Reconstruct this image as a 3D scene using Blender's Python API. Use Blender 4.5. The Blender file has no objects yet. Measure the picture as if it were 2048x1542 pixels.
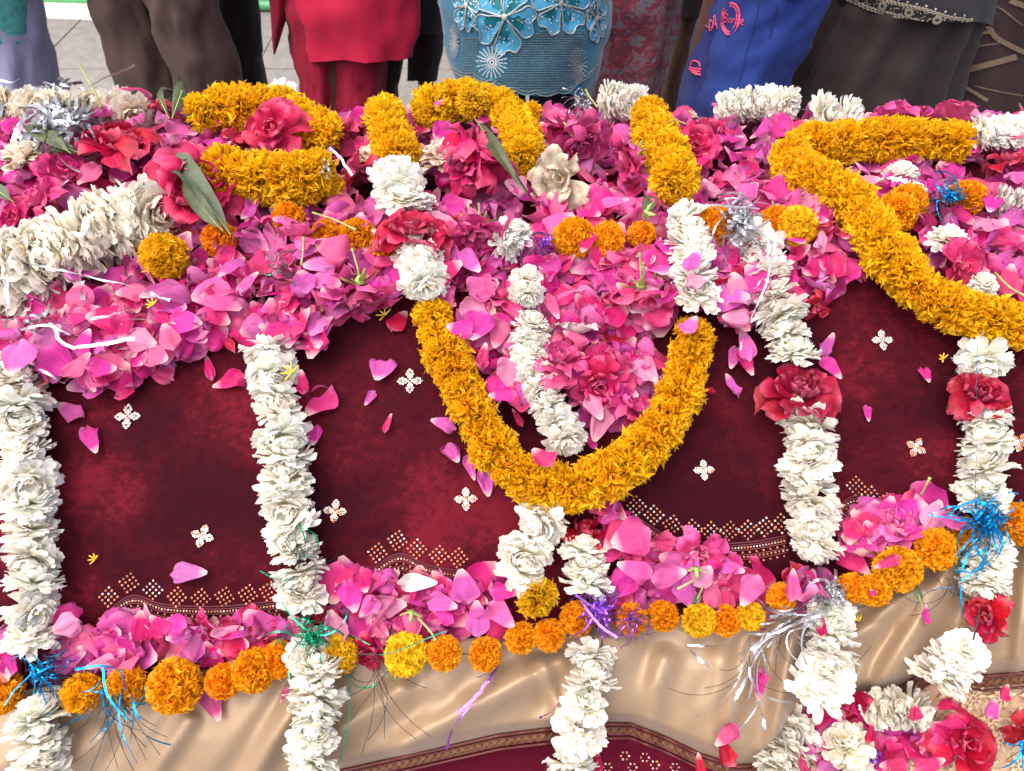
import bpy, math, random
import numpy as np
from mathutils import Vector, Matrix, noise
from mathutils.bvhtree import BVHTree
random.seed(7); rng = np.random.default_rng(7)
R = math.radians
SC = bpy.context.scene; COL = SC.collection

# ------------------------------------------------------------------ camera, sky, sun
F_PX = 1607.0; CAM = Vector((0, 0, 1.55)); PITCH = R(45)
FWD = Vector((0, math.cos(PITCH), -math.sin(PITCH))); UP = Vector((0, math.sin(PITCH), math.cos(PITCH))); RT = Vector((1, 0, 0))
cd = bpy.data.cameras.new('camera'); cam = bpy.data.objects.new('camera', cd); COL.objects.link(cam)
cam.location = CAM; cam.rotation_euler = (R(90) - PITCH, 0, 0)
cd.sensor_width = 36; cd.lens = 36 * F_PX / 2048; cd.clip_start = 0.02; cd.clip_end = 200
cd.dof.use_dof = True; cd.dof.focus_distance = 0.95; cd.dof.aperture_fstop = 11
SC.camera = cam
W = bpy.data.worlds.new('World'); SC.world = W; W.use_nodes = True
nt = W.node_tree; bg = nt.nodes['Background']; sky = nt.nodes.new('ShaderNodeTexSky')
SUN_EL, SUN_AZ = R(66), R(-125)
sky.sky_type = 'NISHITA'; sky.sun_disc = False; sky.sun_elevation = SUN_EL; sky.sun_rotation = SUN_AZ
sky.air_density = 1.0; sky.dust_density = 4.0; sky.ozone_density = 0.6
nt.links.new(sky.outputs[0], bg.inputs[0]); bg.inputs[1].default_value = 0.12
sl = bpy.data.lights.new('sun', 'SUN'); sl.energy = 1.5; sl.angle = R(95); sl.color = (1, 0.90, 0.77)
sun = bpy.data.objects.new('sun', sl); COL.objects.link(sun)
sdir = Vector((math.sin(SUN_AZ) * math.cos(SUN_EL), math.cos(SUN_AZ) * math.cos(SUN_EL), math.sin(SUN_EL)))
sun.rotation_euler = (-sdir).to_track_quat('-Z', 'Y').to_euler()
SC.view_settings.view_transform = 'Standard'; SC.view_settings.look = 'None'
SC.view_settings.exposure = 1.42; SC.view_settings.gamma = 1

# ------------------------------------------------------------------ helpers
def pray(u, v):
    return FWD + RT * ((u - 1024) / F_PX) + UP * ((771 - v) / F_PX)
def pt(u, v, d): return CAM + pray(u, v) * d
def ptY(u, v, Y):
    r = pray(u, v); return CAM + r * (Y / r.y)

class MB:
    def __init__(s): s.v = []; s.f = []; s.uv = []; s.pr = []; s.mi = []; s.n = 0
    def add(s, V, Fc, uv=None, pr=0.5, mi=0):
        V = np.asarray(V, float).reshape(-1, 3); n = len(V)
        s.v.append(V); o = s.n
        s.f += [tuple(int(i) + o for i in f) for f in Fc]
        s.uv.append(np.zeros((n, 2)) if uv is None else np.asarray(uv, float))
        s.pr.append(np.full(n, pr)); s.mi += [mi] * len(Fc); s.n += n
    def mesh(s, name, mats, smooth=True):
        V = np.vstack(s.v); me = bpy.data.meshes.new(name)
        me.from_pydata(V.tolist(), [], s.f)
        if not isinstance(mats, (list, tuple)): mats = [mats]
        for m in mats: me.materials.append(m)
        UV = np.vstack(s.uv); P = np.concatenate(s.pr)
        li = np.empty(len(me.loops), dtype=np.int32); me.loops.foreach_get('vertex_index', li)
        l = me.uv_layers.new(name='UVMap'); l.data.foreach_set('uv', UV[li].ravel().astype(np.float32))
        a = me.attributes.new('pr', 'FLOAT', 'POINT'); a.data.foreach_set('value', P.astype(np.float32))
        me.polygons.foreach_set('material_index', s.mi)
        if smooth: me.polygons.foreach_set('use_smooth', [True] * len(me.polygons))
        me.update(); return me
    def obj(s, name, mats, parent=None, smooth=True, **k):
        return link(bpy.data.objects.new(name, s.mesh(name, mats, smooth)), parent, **k)

WORLD_BUILT = set()
def link(o, parent=None, label=None, cat=None, group=None, kind=None):
    COL.objects.link(o)
    if parent:
        o.parent = parent
        if parent.name in WORLD_BUILT: o.matrix_parent_inverse = Matrix.Translation(-parent.location)   # its parts are modelled in place
    if label: o['label'] = label
    if cat: o['category'] = cat
    if group: o['group'] = group
    if kind: o['kind'] = kind
    return o
def empty(name, loc, label=None, cat=None, group=None, kind=None):
    o = bpy.data.objects.new(name, None); o.location = loc; o.empty_display_size = .01
    return link(o, None, label, cat, group, kind)
def grid_faces(nu, nv, closed=False):
    f = []
    for j in range(nv - 1):
        for i in range(nu - 1 if not closed else nu):
            a = j * nu + i; b = j * nu + (i + 1) % nu
            f.append((a, b, b + nu, a + nu))
    return f
def tube(mb, P, rad, n=6, mi=0, pr=.5, flat=1.0):
    P = [Vector(p) for p in P]; V = []; uv = []
    for i, p in enumerate(P):
        t = (P[min(i + 1, len(P) - 1)] - P[max(i - 1, 0)]).normalized()
        a = t.cross(Vector((0.13, 0.2, 1))); a = a.normalized() if a.length > 1e-4 else Vector((1, 0, 0)); b = t.cross(a)
        r = rad[i] if hasattr(rad, '__len__') else rad
        for k in range(n):
            q = 2 * math.pi * k / n; V.append(p + a * (r * math.cos(q)) + b * (r * flat * math.sin(q))); uv.append((k / n, i / len(P)))
    fs = grid_faces(n, len(P), True) + [tuple(range(n))[::-1], tuple(range((len(P) - 1) * n, len(P) * n))]
    mb.add(V, fs, uv, pr, mi)
def ribbon(mb, P, w, nrm, mi=0, pr=.5, twist=0.0, ph=0.0):
    P = [Vector(p) for p in P]; V = []; uv = []
    for i, p in enumerate(P):
        t = (P[min(i + 1, len(P) - 1)] - P[max(i - 1, 0)]).normalized()
        n_ = nrm[i] if isinstance(nrm, list) else nrm
        s = t.cross(n_); s = s.normalized() if s.length > 1e-5 else Vector((1, 0, 0)); n2 = s.cross(t)
        a = ph + twist * i / max(1, len(P) - 1); s = s * math.cos(a) + n2 * math.sin(a)
        V += [p - s * w / 2, p + s * w / 2]; uv += [(0, i / len(P)), (1, i / len(P))]
    mb.add(V, [(2 * i, 2 * i + 1, 2 * i + 3, 2 * i + 2) for i in range(len(P) - 1)], uv, pr, mi)
def catmull(P, n):
    P = np.asarray(P, float); Q = np.vstack([2 * P[0] - P[1], P, 2 * P[-1] - P[-2]]); out = []
    for i in range(1, len(Q) - 2):
        for k in range(n):
            t = k / n; a, b, c, d = Q[i - 1], Q[i], Q[i + 1], Q[i + 2]
            out.append(.5 * (2 * b + (c - a) * t + (2 * a - 5 * b + 4 * c - d) * t * t + (3 * b - a - 3 * c + d) * t ** 3))
    out.append(P[-1]); return np.array(out)
def interp(x, pts):
    xs, ys = zip(*pts); return float(np.interp(x, xs, ys))
def sstep(a, b, x):
    t = min(1, max(0, (x - a) / (b - a))); return t * t * (3 - 2 * t)

# ------------------------------------------------------------------ materials
def newmat(name):
    m = bpy.data.materials.new(name); m.use_nodes = True; return m, m.node_tree, m.node_tree.nodes['Principled BSDF']
def N(t, typ, **k):
    n = t.nodes.new(typ)
    for a, b in k.items(): setattr(n, a, b)
    return n
def ramp(t, fac, stops):
    r = N(t, 'ShaderNodeValToRGB'); e = r.color_ramp.elements
    while len(e) < len(stops): e.new(.5)
    for x, (p, c) in zip(e, stops): x.position = p; x.color = (*c, 1) if len(c) == 3 else c
    t.links.new(fac, r.inputs[0]); return r.outputs[0]
def mix(t, fac, a, b, mode='MIX'):
    m = N(t, 'ShaderNodeMix', data_type='RGBA', blend_type=mode)
    for i, x in ((0, fac), (6, a), (7, b)):
        if hasattr(x, 'links'): t.links.new(x, m.inputs[i])
        else: m.inputs[i].default_value = x if i == 0 else (*x[:3], 1)
    return m.outputs[2]
def noisetex(t, scale, detail=3, vec=None, rough=.55, dist=0):
    n = N(t, 'ShaderNodeTexNoise'); n.inputs['Scale'].default_value = scale; n.inputs['Detail'].default_value = detail
    n.inputs['Roughness'].default_value = rough; n.inputs['Distortion'].default_value = dist
    if vec is None: vec = N(t, 'ShaderNodeTexCoord').outputs['Object']
    t.links.new(vec, n.inputs['Vector']); return n.outputs['Fac']
def bump(t, bs, h, s, d=.01):
    b = N(t, 'ShaderNodeBump'); b.inputs['Strength'].default_value = s; b.inputs['Distance'].default_value = d
    t.links.new(h, b.inputs['Height']); t.links.new(b.outputs[0], bs.inputs['Normal'])
def mapv(t, scale, src='Object'):
    m = N(t, 'ShaderNodeMapping'); m.inputs['Scale'].default_value = scale
    t.links.new(N(t, 'ShaderNodeTexCoord').outputs[src], m.inputs[0]); return m.outputs[0]

def petal_mat(name, col, root, rootpos, tip=None, vein=.3, trans=.25, rough=.5, hue=.0, val=.25, back=None, spots=0, bruise=None):
    """col: None -> object colour; list of stops -> chosen by the per-petal attribute"""
    m, t, b = newmat(name)
    uv = N(t, 'ShaderNodeUVMap'); uv.uv_map = 'UVMap'
    sep = N(t, 'ShaderNodeSeparateXYZ'); t.links.new(uv.outputs[0], sep.inputs[0])
    at = N(t, 'ShaderNodeAttribute'); at.attribute_name = 'pr'
    oi = N(t, 'ShaderNodeObjectInfo')
    if col is None: c = oi.outputs['Color']
    else: c = ramp(t, at.outputs['Fac'], col)
    # brightness varies from petal to petal and from flower to flower
    ad = N(t, 'ShaderNodeMath', operation='ADD'); t.links.new(at.outputs['Fac'], ad.inputs[0]); t.links.new(oi.outputs['Random'], ad.inputs[1])
    fr = N(t, 'ShaderNodeMath', operation='FRACT'); t.links.new(ad.outputs[0], fr.inputs[0])
    mr = N(t, 'ShaderNodeMapRange'); mr.inputs[3].default_value = 1 - val; mr.inputs[4].default_value = 1 + val * .4; t.links.new(fr.outputs[0], mr.inputs[0])
    hs = N(t, 'ShaderNodeHueSaturation'); t.links.new(c, hs.inputs['Color']); t.links.new(mr.outputs[0], hs.inputs['Value'])
    mh = N(t, 'ShaderNodeMapRange'); mh.inputs[3].default_value = .5 - hue; mh.inputs[4].default_value = .5 + hue; t.links.new(oi.outputs['Random'], mh.inputs[0]); t.links.new(mh.outputs[0], hs.inputs['Hue'])
    c = hs.outputs[0]
    mp = N(t, 'ShaderNodeMapping'); mp.inputs['Scale'].default_value = (24, 2.2, 1); t.links.new(uv.outputs[0], mp.inputs[0])
    cb = N(t, 'ShaderNodeCombineXYZ'); t.links.new(at.outputs['Fac'], cb.inputs[2]); 
    va = N(t, 'ShaderNodeVectorMath', operation='MULTIPLY_ADD'); va.inputs[1].default_value = (37, 37, 37); t.links.new(cb.outputs[0], va.inputs[0]); t.links.new(mp.outputs[0], va.inputs[2])
    nv = noisetex(t, 1.0, 2, va.outputs[0])
    if vein:
        vr = N(t, 'ShaderNodeMapRange'); vr.inputs[1].default_value = .3; vr.inputs[2].default_value = .7; vr.inputs[3].default_value = 1 - vein; vr.inputs[4].default_value = 1; t.links.new(nv, vr.inputs[0])
        c = mix(t, 1.0, c, vr.outputs[0], 'MULTIPLY')
    rf = N(t, 'ShaderNodeMapRange'); rf.inputs[1].default_value = 0; rf.inputs[2].default_value = rootpos; rf.inputs[3].default_value = 1; rf.inputs[4].default_value = 0
    t.links.new(sep.outputs[1], rf.inputs[0]); c = mix(t, rf.outputs[0], c, root)
    if tip:
        tf = N(t, 'ShaderNodeMapRange'); tf.inputs[1].default_value = tip[1]; tf.inputs[2].default_value = 1.0; tf.inputs[3].default_value = 0; tf.inputs[4].default_value = tip[2]
        t.links.new(sep.outputs[1], tf.inputs[0]); c = mix(t, tf.outputs[0], c, tip[0])
    if bruise:
        nb_ = noisetex(t, 38, 3, None, .6, .5); c = mix(t, 1.0, c, ramp(t, nb_, [(.30, bruise), (.46, (1, 1, 1))]), 'MULTIPLY')
    if spots:
        ns = noisetex(t, 160, 2); sr = ramp(t, ns, [(0, (1, 1, 1)), (.28, (1, 1, 1)), (.34, (0, 0, 0))])
        c = mix(t, mul(t, sr, spots), c, (.35, .2, .08))
    if back:
        ge = N(t, 'ShaderNodeNewGeometry'); bc = mix(t, back[1], c, back[0]); c = mix(t, ge.outputs['Backfacing'], c, bc)
    t.links.new(c, b.inputs['Base Color']); b.inputs['Roughness'].default_value = rough
    b.inputs['Specular IOR Level'].default_value = .25
    bump(t, b, nv, .6, .0012)
    if trans:
        tr = N(t, 'ShaderNodeBsdfTranslucent'); t.links.new(c, tr.inputs[0])
        ms = N(t, 'ShaderNodeMixShader'); ms.inputs[0].default_value = trans
        t.links.new(b.outputs[0], ms.inputs[1]); t.links.new(tr.outputs[0], ms.inputs[2])
        t.links.new(ms.outputs[0], t.nodes['Material Output'].inputs[0])
    return m
def mul(t, a, k):
    n = N(t, 'ShaderNodeMath', operation='MULTIPLY'); t.links.new(a, n.inputs[0]); n.inputs[1].default_value = k; return n.outputs[0]

MAG = (.80, .045, .38); PNK = (.80, .06, .22); RED = (.60, .008, .055); LIL = (.74, .13, .52); HOT = (.76, .022, .20); PALE = (.85, .42, .58); DRED = (.40, .004, .025); WHT = (1, .96, .86); CREAM = (.90, .79, .58)
M_PETAL = petal_mat('rose_petal', None, (.88, .62, .60), .26, ((.90, .42, .66), .80, .30), vein=.26, trans=.36, rough=.5, hue=.006, val=.22, back=((.9, .42, .62), .22), bruise=(.84, .70, .76))
M_BED = petal_mat('rose_petal_mass', [(0, MAG), (.3, LIL), (.5, PNK), (.75, HOT), (1, MAG)], (.88, .62, .60), .26, ((.90, .42, .66), .80, .30), vein=.26, trans=.36, rough=.5, val=.25, back=((.9, .42, .62), .22), bruise=(.84, .70, .76))
M_ROSE = petal_mat('rose_bloom_petal', None, (.75, .35, .22), .12, ((.9, .30, .45), .82, .22), vein=.22, trans=.25, rough=.45, hue=.008, val=.25, back=((.8, .25, .4), .2), bruise=(.66, .5, .5))
M_WHITE = petal_mat('white_flower_petal', None, (.90, .84, .52), .30, ((.96, .94, .91), .6, .6), vein=.06, trans=.26, rough=.5, val=.05, spots=.12, bruise=(.90, .82, .66))
M_GOLD = petal_mat('marigold_petal', None, (.86, .27, .0), .40, ((1, .66, .012), .66, .7), vein=.06, trans=.42, rough=.5, hue=.012, val=.16, bruise=(.85, .62, .5))
M_POM = petal_mat('pompom_petal', None, (.72, .12, .0), .55, ((1, .54, .01), .76, .5), vein=.06, trans=.38, rough=.5, hue=.010, val=.2)
def simple(name, c, rough=.5, metal=0, nscale=None, namt=.2, bscale=None, bs=.2, sheen=0, spec=.5):
    m, t, b = newmat(name); b.inputs['Base Color'].default_value = (*c, 1); b.inputs['Roughness'].default_value = rough; b.inputs['Metallic'].default_value = metal
    b.inputs['Specular IOR Level'].default_value = spec; b.inputs['Sheen Weight'].default_value = sheen
    if nscale:
        f = noisetex(t, nscale, 4); c2 = ramp(t, f, [(.3, tuple(x * (1 - namt) for x in c)), (.7, tuple(min(1, x * (1 + namt)) for x in c))]); t.links.new(c2, b.inputs['Base Color'])
    if bscale: bump(t, b, noisetex(t, bscale, 3), bs, .004)
    return m
M_GREEN = simple('sepal_green', (.22, .30, .07), .5, nscale=60, namt=.35, bscale=150)
M_STEM = simple('stem_green', (.28, .30, .10), .55, nscale=80, namt=.35)
M_LEAF = simple('leaf_dark_green', (.05, .06, .018), .42, nscale=35, namt=.4, bscale=120, bs=.4)
M_LEAFB = simple('leaf_pale_underside', (.065, .085, .042), .55, nscale=35, namt=.25, bscale=120, bs=.4)
M_YCORE = simple('flower_yellow_core', (.80, .55, .04), .6, nscale=300, namt=.3)
M_STAMEN = simple('stamen_tan', (.55, .36, .10), .6)
def tinsel_mat():
    m, t, b = newmat('tinsel_foil'); oi = N(t, 'ShaderNodeObjectInfo'); b.inputs['Metallic'].default_value = .75; b.inputs['Roughness'].default_value = .30
    f = noisetex(t, 260, 2); c = mix(t, f, (.02, .02, .03), oi.outputs['Color']); c2 = mix(t, .62, c, oi.outputs['Color']); t.links.new(c2, b.inputs['Base Color']); bump(t, b, f, .8, .002); return m
M_TIN = tinsel_mat()
M_THREAD = simple('tinsel_dark_back', (.02, .022, .03), .4)
M_SEQ = simple('sequin_gold', (.66, .58, .53), .28, .7)
M_SEQC = simple('sequin_copper', (.62, .26, .15), .35, .7)
M_CORD = simple('dark_thread', (.10, .01, .02), .7)

def velvet_mat(name, lo, hi):
    m, t, b = newmat(name)
    a = noisetex(t, 7, 3, None, .5, .35); c = noisetex(t, 95, 5, mapv(t, (1, 1.3, 1)), .78); d = noisetex(t, 900, 2)
    s = N(t, 'ShaderNodeMath', operation='MULTIPLY_ADD'); t.links.new(c, s.inputs[0]); s.inputs[1].default_value = .55; t.links.new(a, s.inputs[2])
    s2 = N(t, 'ShaderNodeMath', operation='MULTIPLY_ADD'); t.links.new(d, s2.inputs[0]); s2.inputs[1].default_value = .12; t.links.new(s.outputs[0], s2.inputs[2])
    mid = tuple((x + y) / 2.6 for x, y in zip(lo, hi))
    t.links.new(ramp(t, s2.outputs[0], [(.72, lo), (.88, mid), (1.02, hi)]), b.inputs['Base Color'])
    b.inputs['Roughness'].default_value = .75; b.inputs['Specular IOR Level'].default_value = .05
    b.inputs['Sheen Weight'].default_value = .06; b.inputs['Sheen Roughness'].default_value = .4; b.inputs['Sheen Tint'].default_value = (.7, .08, .14, 1)
    bump(t, b, s2.outputs[0], .5, .006); return m
M_VELVET = velvet_mat('maroon_velvet', (.027, .002, .0055), (.112, .0065, .015))
M_UNDER = velvet_mat('red_under_cloth', (.07, .003, .012), (.17, .008, .03))
def satin_mat():
    m, t, b = newmat('gold_beige_satin')
    f = noisetex(t, 5, 3); t.links.new(ramp(t, f, [(.3, (.27, .178, .102)), (.7, (.345, .235, .145))]), b.inputs['Base Color'])
    b.inputs['Metallic'].default_value = .12; b.inputs['Roughness'].default_value = .40; b.inputs['Anisotropic'].default_value = .5
    b.inputs['Sheen Weight'].default_value = .2
    bump(t, b, noisetex(t, 1, 2, mapv(t, (60, 900, 900))), .12, .001); return m
M_SATIN = satin_mat()
M_BRAID = simple('maroon_gold_braid', (.10, .02, .015), .5, .1)
M_BROCADE = simple('beige_brocade', (.55, .36, .22), .5, .15, 30, .25, 220, .6)
M_EMB = simple('embossed_gold_thread', (.66, .47, .30), .42, .3, 200, .3, 500, .5)

# ------------------------------------------------------------------ the draped form everything lies on
DV = [(225, 1.26), (245, 1.205), (330, 1.11), (450, 1.02), (600, .95), (800, .912), (1000, .89), (1250, .873), (1450, .868), (1700, .875), (1900, .90)]
_dx = np.linspace(200, 1900, 400); _dy = np.interp(_dx, *zip(*DV)); _k = np.hanning(25); _k /= _k.sum()
_dy = np.convolve(np.pad(_dy, 12, 'edge'), _k, 'valid')
def D(u, v):
    sh = 70 * (u / 1024 - 1) * sstep(260, 560, v)
    d = float(np.interp(v + sh, _dx, _dy))
    return d + .004 * noise.noise(Vector((u / 260, v / 200, 3))) + .0015 * noise.noise(Vector((u / 70, v / 60, 7))) + .0035 * abs(noise.noise(Vector((u / 150 + v / 300, v / 90 - u / 500, 12)))) * sstep(600, 800, v)
VF = lambda u: interp(u, [(-600, 1440), (0, 1370), (350, 1335), (700, 1290), (1000, 1262), (1400, 1215), (1700, 1140), (1900, 1075), (2048, 1040), (2700, 930)])
VH = lambda u: interp(u, [(-600, 1760), (0, 1650), (400, 1605), (680, 1545), (1000, 1472), (1180, 1450), (1260, 1450), (1330, 1478), (1400, 1512), (1470, 1535), (1520, 1530), (1570, 1475), (1630, 1415), (1700, 1398), (1800, 1375), (1860, 1338), (1960, 1356), (2048, 1348), (2700, 1290)])
us = np.linspace(-620, 2700, 150); vs = np.concatenate([np.linspace(236, 640, 34), np.linspace(655, 1900, 60)])
BV = [pt(u, v, D(u, v)) for v in vs for u in us]; BF = grid_faces(len(us), len(vs))
BASE = BVHTree.FromPolygons(BV, BF)
def hnear(bvh, p):
    r = bvh.find_nearest(p); return r[3], r[1]
def place(u, v, h=0.0, bvh=None):
    """the point seen at (u, v) that lies h above the draped cloth, and the cloth's normal there"""
    bvh = bvh or BASE; d = pray(u, v); dn = d.normalized()
    hit = bvh.ray_cast(CAM, dn)
    if hit[0] is not None and h < .004:
        n = hit[1] if hit[1].dot(dn) < 0 else -hit[1]; return hit[0] - dn * (h / max(.3, -n.dot(dn))), n
    t = .70; best = (9, t); prev = t; step = .02
    end = 1.45
    while t < end:
        q = bvh.find_nearest(CAM + d * t); dist = q[3]
        if dist < best[0]: best = (dist, t)
        if dist <= h:
            lo, hi = t - step, t
            for _ in range(7):
                md = (lo + hi) / 2
                if bvh.find_nearest(CAM + d * md)[3] <= h: hi = md
                else: lo = md
            best = (h, hi); break
        t += step if dist > h + .05 else min(step, .008); 
        step = .02 if dist > h + .05 else .008
    p = CAM + d * best[1]; q = bvh.find_nearest(p); n = q[1]
    if n.dot(dn) > 0: n = -n
    return p, n
def tang(n, ang):
    """direction in the tangent plane that runs at angle ang (degrees, counter-clockwise from the right) across the slope"""
    x = RT - n * RT.dot(n); x.normalize(); y = n.cross(x)
    if y.dot(UP) < 0: y = -y
    return x * math.cos(R(ang)) + y * math.sin(R(ang))
def frame(p, z, y, s=1.0):
    z = z.normalized(); x = y.cross(z).normalized(); y = z.cross(x)
    if not hasattr(s, '__len__'): s = (s, s, s)
    return Matrix(((x.x * s[0], y.x * s[1], z.x * s[2], p.x), (x.y * s[0], y.y * s[1], z.y * s[2], p.y), (x.z * s[0], y.z * s[1], z.z * s[2], p.z), (0, 0, 0, 1)))
def mpp(p): return (p - CAM).dot(FWD) / F_PX      # metres per photo pixel at p

# ---- the chadar: velvet panel, satin border, braid, sequins
chadar = empty('grave_cloth', (0, .9, .95), 'maroon velvet cloth with sequin motifs and a gold satin border draped over the mound', 'grave cloth'); WORLD_BUILT.add(chadar.name)
mb = MB(); rows = []
vt = np.concatenate([np.linspace(0, 1, 95)])
nu = 190; U = np.linspace(-620, 2700, nu)
V_ = []; UVc = []
back = [(1.27, .0), (1.26, .35), (1.24, .7), (1.21, .88), (1.17, .945)]
for (y, z) in back:
    for u in U: V_.append(Vector((pt(u, 236, 1.22).x * 1.05, y + .01 * math.sin(u / 60), z))); UVc.append((u / 1000, z))
for t in vt:
    for u in U:
        v = 236 + (VF(u) + 14 - 236) * t; V_.append(pt(u, v, D(u, v))); UVc.append((u / 1000, t))
mb.add(V_, grid_faces(nu, len(vt) + len(back)), UVc)
mb.obj('velvet_panel', M_VELVET, chadar)

RIDGE = [((640, 1330), (500, 1560), 26, .016), ((800, 1380), (640, 1500), 30, .010), ((1110, 1330), (850, 1470), 34, .014), ((1085, 1325), (1120, 1430), 14, .010), ((1180, 1340), (1090, 1460), 26, .008),
         ((1330, 1320), (1290, 1480), 26, .010), ((1590, 1262), (1545, 1500), 24, .020), ((1450, 1330), (1420, 1510), 34, .009), ((1510, 1290), (1470, 1420), 20, .008), ((1830, 1180), (1650, 1330), 26, .014), ((1900, 1130), (1760, 1380), 34, .014),
         ((1990, 1110), (1930, 1330), 26, .014), ((2060, 1090), (2040, 1300), 22, .012), ((1760, 1260), (1700, 1380), 18, .008), ((200, 1470), (60, 1600), 30, .012), ((380, 1440), (300, 1560), 22, .008), ((2250, 1060), (2200, 1300), 40, .016), ((-200, 1500), (-260, 1650), 40, .012)]
def fold(u, v, t):
    s = 0
    for (a, b), (c, d), w, am in RIDGE:
        dx, dy = c - a, d - b; L2 = dx * dx + dy * dy; w = w * .72; k = ((u - a) * dx + (v - b) * dy) / L2; kk = min(1.15, max(0, k))
        px, py = a + kk * dx, b + kk * dy; side = ((u - a) * dy - (v - b) * dx) / math.sqrt(L2); dist = math.hypot(u - px, v - py)
        s += am * math.exp(-(dist / w) ** 2) * (1 if side < 0 else .9) - am * .45 * math.exp(-((dist - w * 2.0) / (w * 1.1)) ** 2)
    rn = noise.noise(Vector((u / 125 + v / 150, v / 240 - u / 700, 4.4))); s += .0045 * (1 - abs(rn) * 2.4) * .6 - .001
    s += .004 * noise.noise(Vector((u / 120 + v / 260, v / 300 - u / 700, 1.7))) + .003 * noise.noise(Vector((u / 45 + v / 60, v / 150, 5)))
    return s * sstep(0, .25, t)
SV = []; SUV = []; nS = 330; US = np.linspace(-620, 2700, nS); NT = 46
def satpt(u, t):
    v0 = VF(u) - 6; v1 = VH(u); v = v0 + (v1 - v0) * t
    bulge = .022 * math.sin(math.pi * min(1, t * .92)) ; tuck = .03 * sstep(.88, 1, t)
    return pt(u, v, D(u, v) + .004 - bulge - fold(u, v, t) + tuck)
for j in range(NT):
    for u in US: SV.append(satpt(u, j / (NT - 1))); SUV.append((u / 1000, j / NT))
SF = grid_faces(nS, NT)
mb = MB(); mb.add(SV, SF, SUV); mb.obj('satin_border', M_SATIN, chadar)
ALLB = BVHTree.FromPolygons(BV + SV, BF + [tuple(i + len(BV) for i in f) for f in SF])
# braid along the hem: two cords and a woven strip between, gold stitches across
hem = [satpt(u, 1.0) for u in np.linspace(-620, 2700, 420)]
mb = MB()
def offs(P, a, b): return [p + UP * a - FWD * b for p in P]
ribbon(mb, offs(hem, -.004, .006), .009, [(-FWD) for _ in hem])
tube(mb, offs(hem, .004, .007), .0022, 5); tube(mb, offs(hem, -.012, .006), .0016, 5)
mb.obj('hem_braid', M_BRAID, chadar)
mb = MB()
for i in range(0, len(hem) - 1):
    for k in range(2):
        p = hem[i].lerp(hem[i + 1], k / 2) - UP * .004 - FWD * .0075; t = (hem[i + 1] - hem[i]).normalized()
        s = 1 if (i + k) % 2 else -1
        tube(mb, [p - t * .003 - UP * .004 * s, p + t * .003 + UP * .004 * s], .0005, 3)
mb.obj('gold_stitching', simple('copper_gold_thread', (.30, .15, .07), .5, .4), chadar, kind='stuff')

def ringmesh(mb, c, n, r, k, pr=.5, seg=7, tilt=0):
    a = n.orthogonal().normalized(); b = n.cross(a); V = []
    n2 = (n + a * random.uniform(-tilt, tilt) + b * random.uniform(-tilt, tilt)).normalized(); a = (a - n2 * a.dot(n2)).normalized(); b = n2.cross(a)
    for rr, hh in ((r, 0), (r * .72, .0004), (r * .42, 0)):
        for i in range(seg):
            q = 2 * math.pi * i / seg; V.append(c + a * rr * math.cos(q) + b * rr * math.sin(q) + n2 * hh)
    mb.add(V, grid_faces(seg, 3, True), None, pr, k)
def motif(u, v, size, rot, cop=0.0):
    p, n = place(u, v, .002); m = mpp(p); mb = MB()
    for L in range(4):
        for i, (a, r0) in enumerate([(0, .20), (-.13, .38), (.13, .38), (-.26, .62), (.26, .62), (0, .60), (-.18, .85), (.18, .85), (0, 1.02)]):
            ang = rot + L * 90; x = tang(n, ang); y = tang(n, ang + 90)
            c = p + (x * r0 + y * a) * (size / 2.45 * m) + n * .0006
            ringmesh(mb, c, n, .0017, 1 if random.random() < cop else 0, tilt=.35)
    mb.obj('sequin_motif', [M_SEQ, M_SEQC], chadar, kind='stuff')
for a in [(255, 833, 56, 92, 0), (820, 762, 56, 92, 0), (670, 1022, 50, 85, .25), (405, 1072, 50, 75, .2), (932, 998, 50, 92, .2), (1408, 940, 44, 92, .1), (1832, 895, 44, 60, .5), (1765, 680, 46, 92, 0), (2042, 885, 44, 60, .6), (1295, 700, 40, 90, .6), (2150, 640, 46, 90, 0), (-120, 1000, 50, 90, 0), (2200, 850, 46, 80, 0), (-200, 820, 50, 90, 0)]: motif(*a)
def diamond(u, v, size, rot, cop):
    p, n = place(u, v, .002); m = mpp(p) * size / 2; mb = MB(); x = tang(n, rot); y = tang(n, rot + 90)
    for i in range(4):
        for j in range(4):
            ringmesh(mb, p + x * (i / 1.5 - 1) * m + y * (j / 1.5 - 1) * m, n, .0013, 1 if random.random() < cop + .25 else 0, tilt=.4)
    mb.obj('sequin_diamond', [M_SEQ, M_SEQC], chadar, kind='stuff')
for u, v, c in [(217, 1194, .4), (258, 1166, .9), (306, 1180, .1), (354, 1194, .8), (402, 1197, 1), (449, 1194, 1), (496, 1189, .8), (538, 1183, .8), (755, 1106, .3), (795, 1081, .4), (834, 1098, .4), (878, 1111, .6), (916, 1116, .9), (1273, 1012, .2), (1308, 1030, .1), (1345, 1050, .5), (1385, 1058, .4), (1422, 1063, .4), (1460, 1062, .5), (1496, 1060, .5), (1531, 1054, .2), (1563, 1047, .3), (1712, 972, .5), (1742, 992, .3), (1772, 1005, .5), (1700, 1048, .5)]:
    diamond(u, v, 26, 40 + random.uniform(-8, 8), c)
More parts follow.
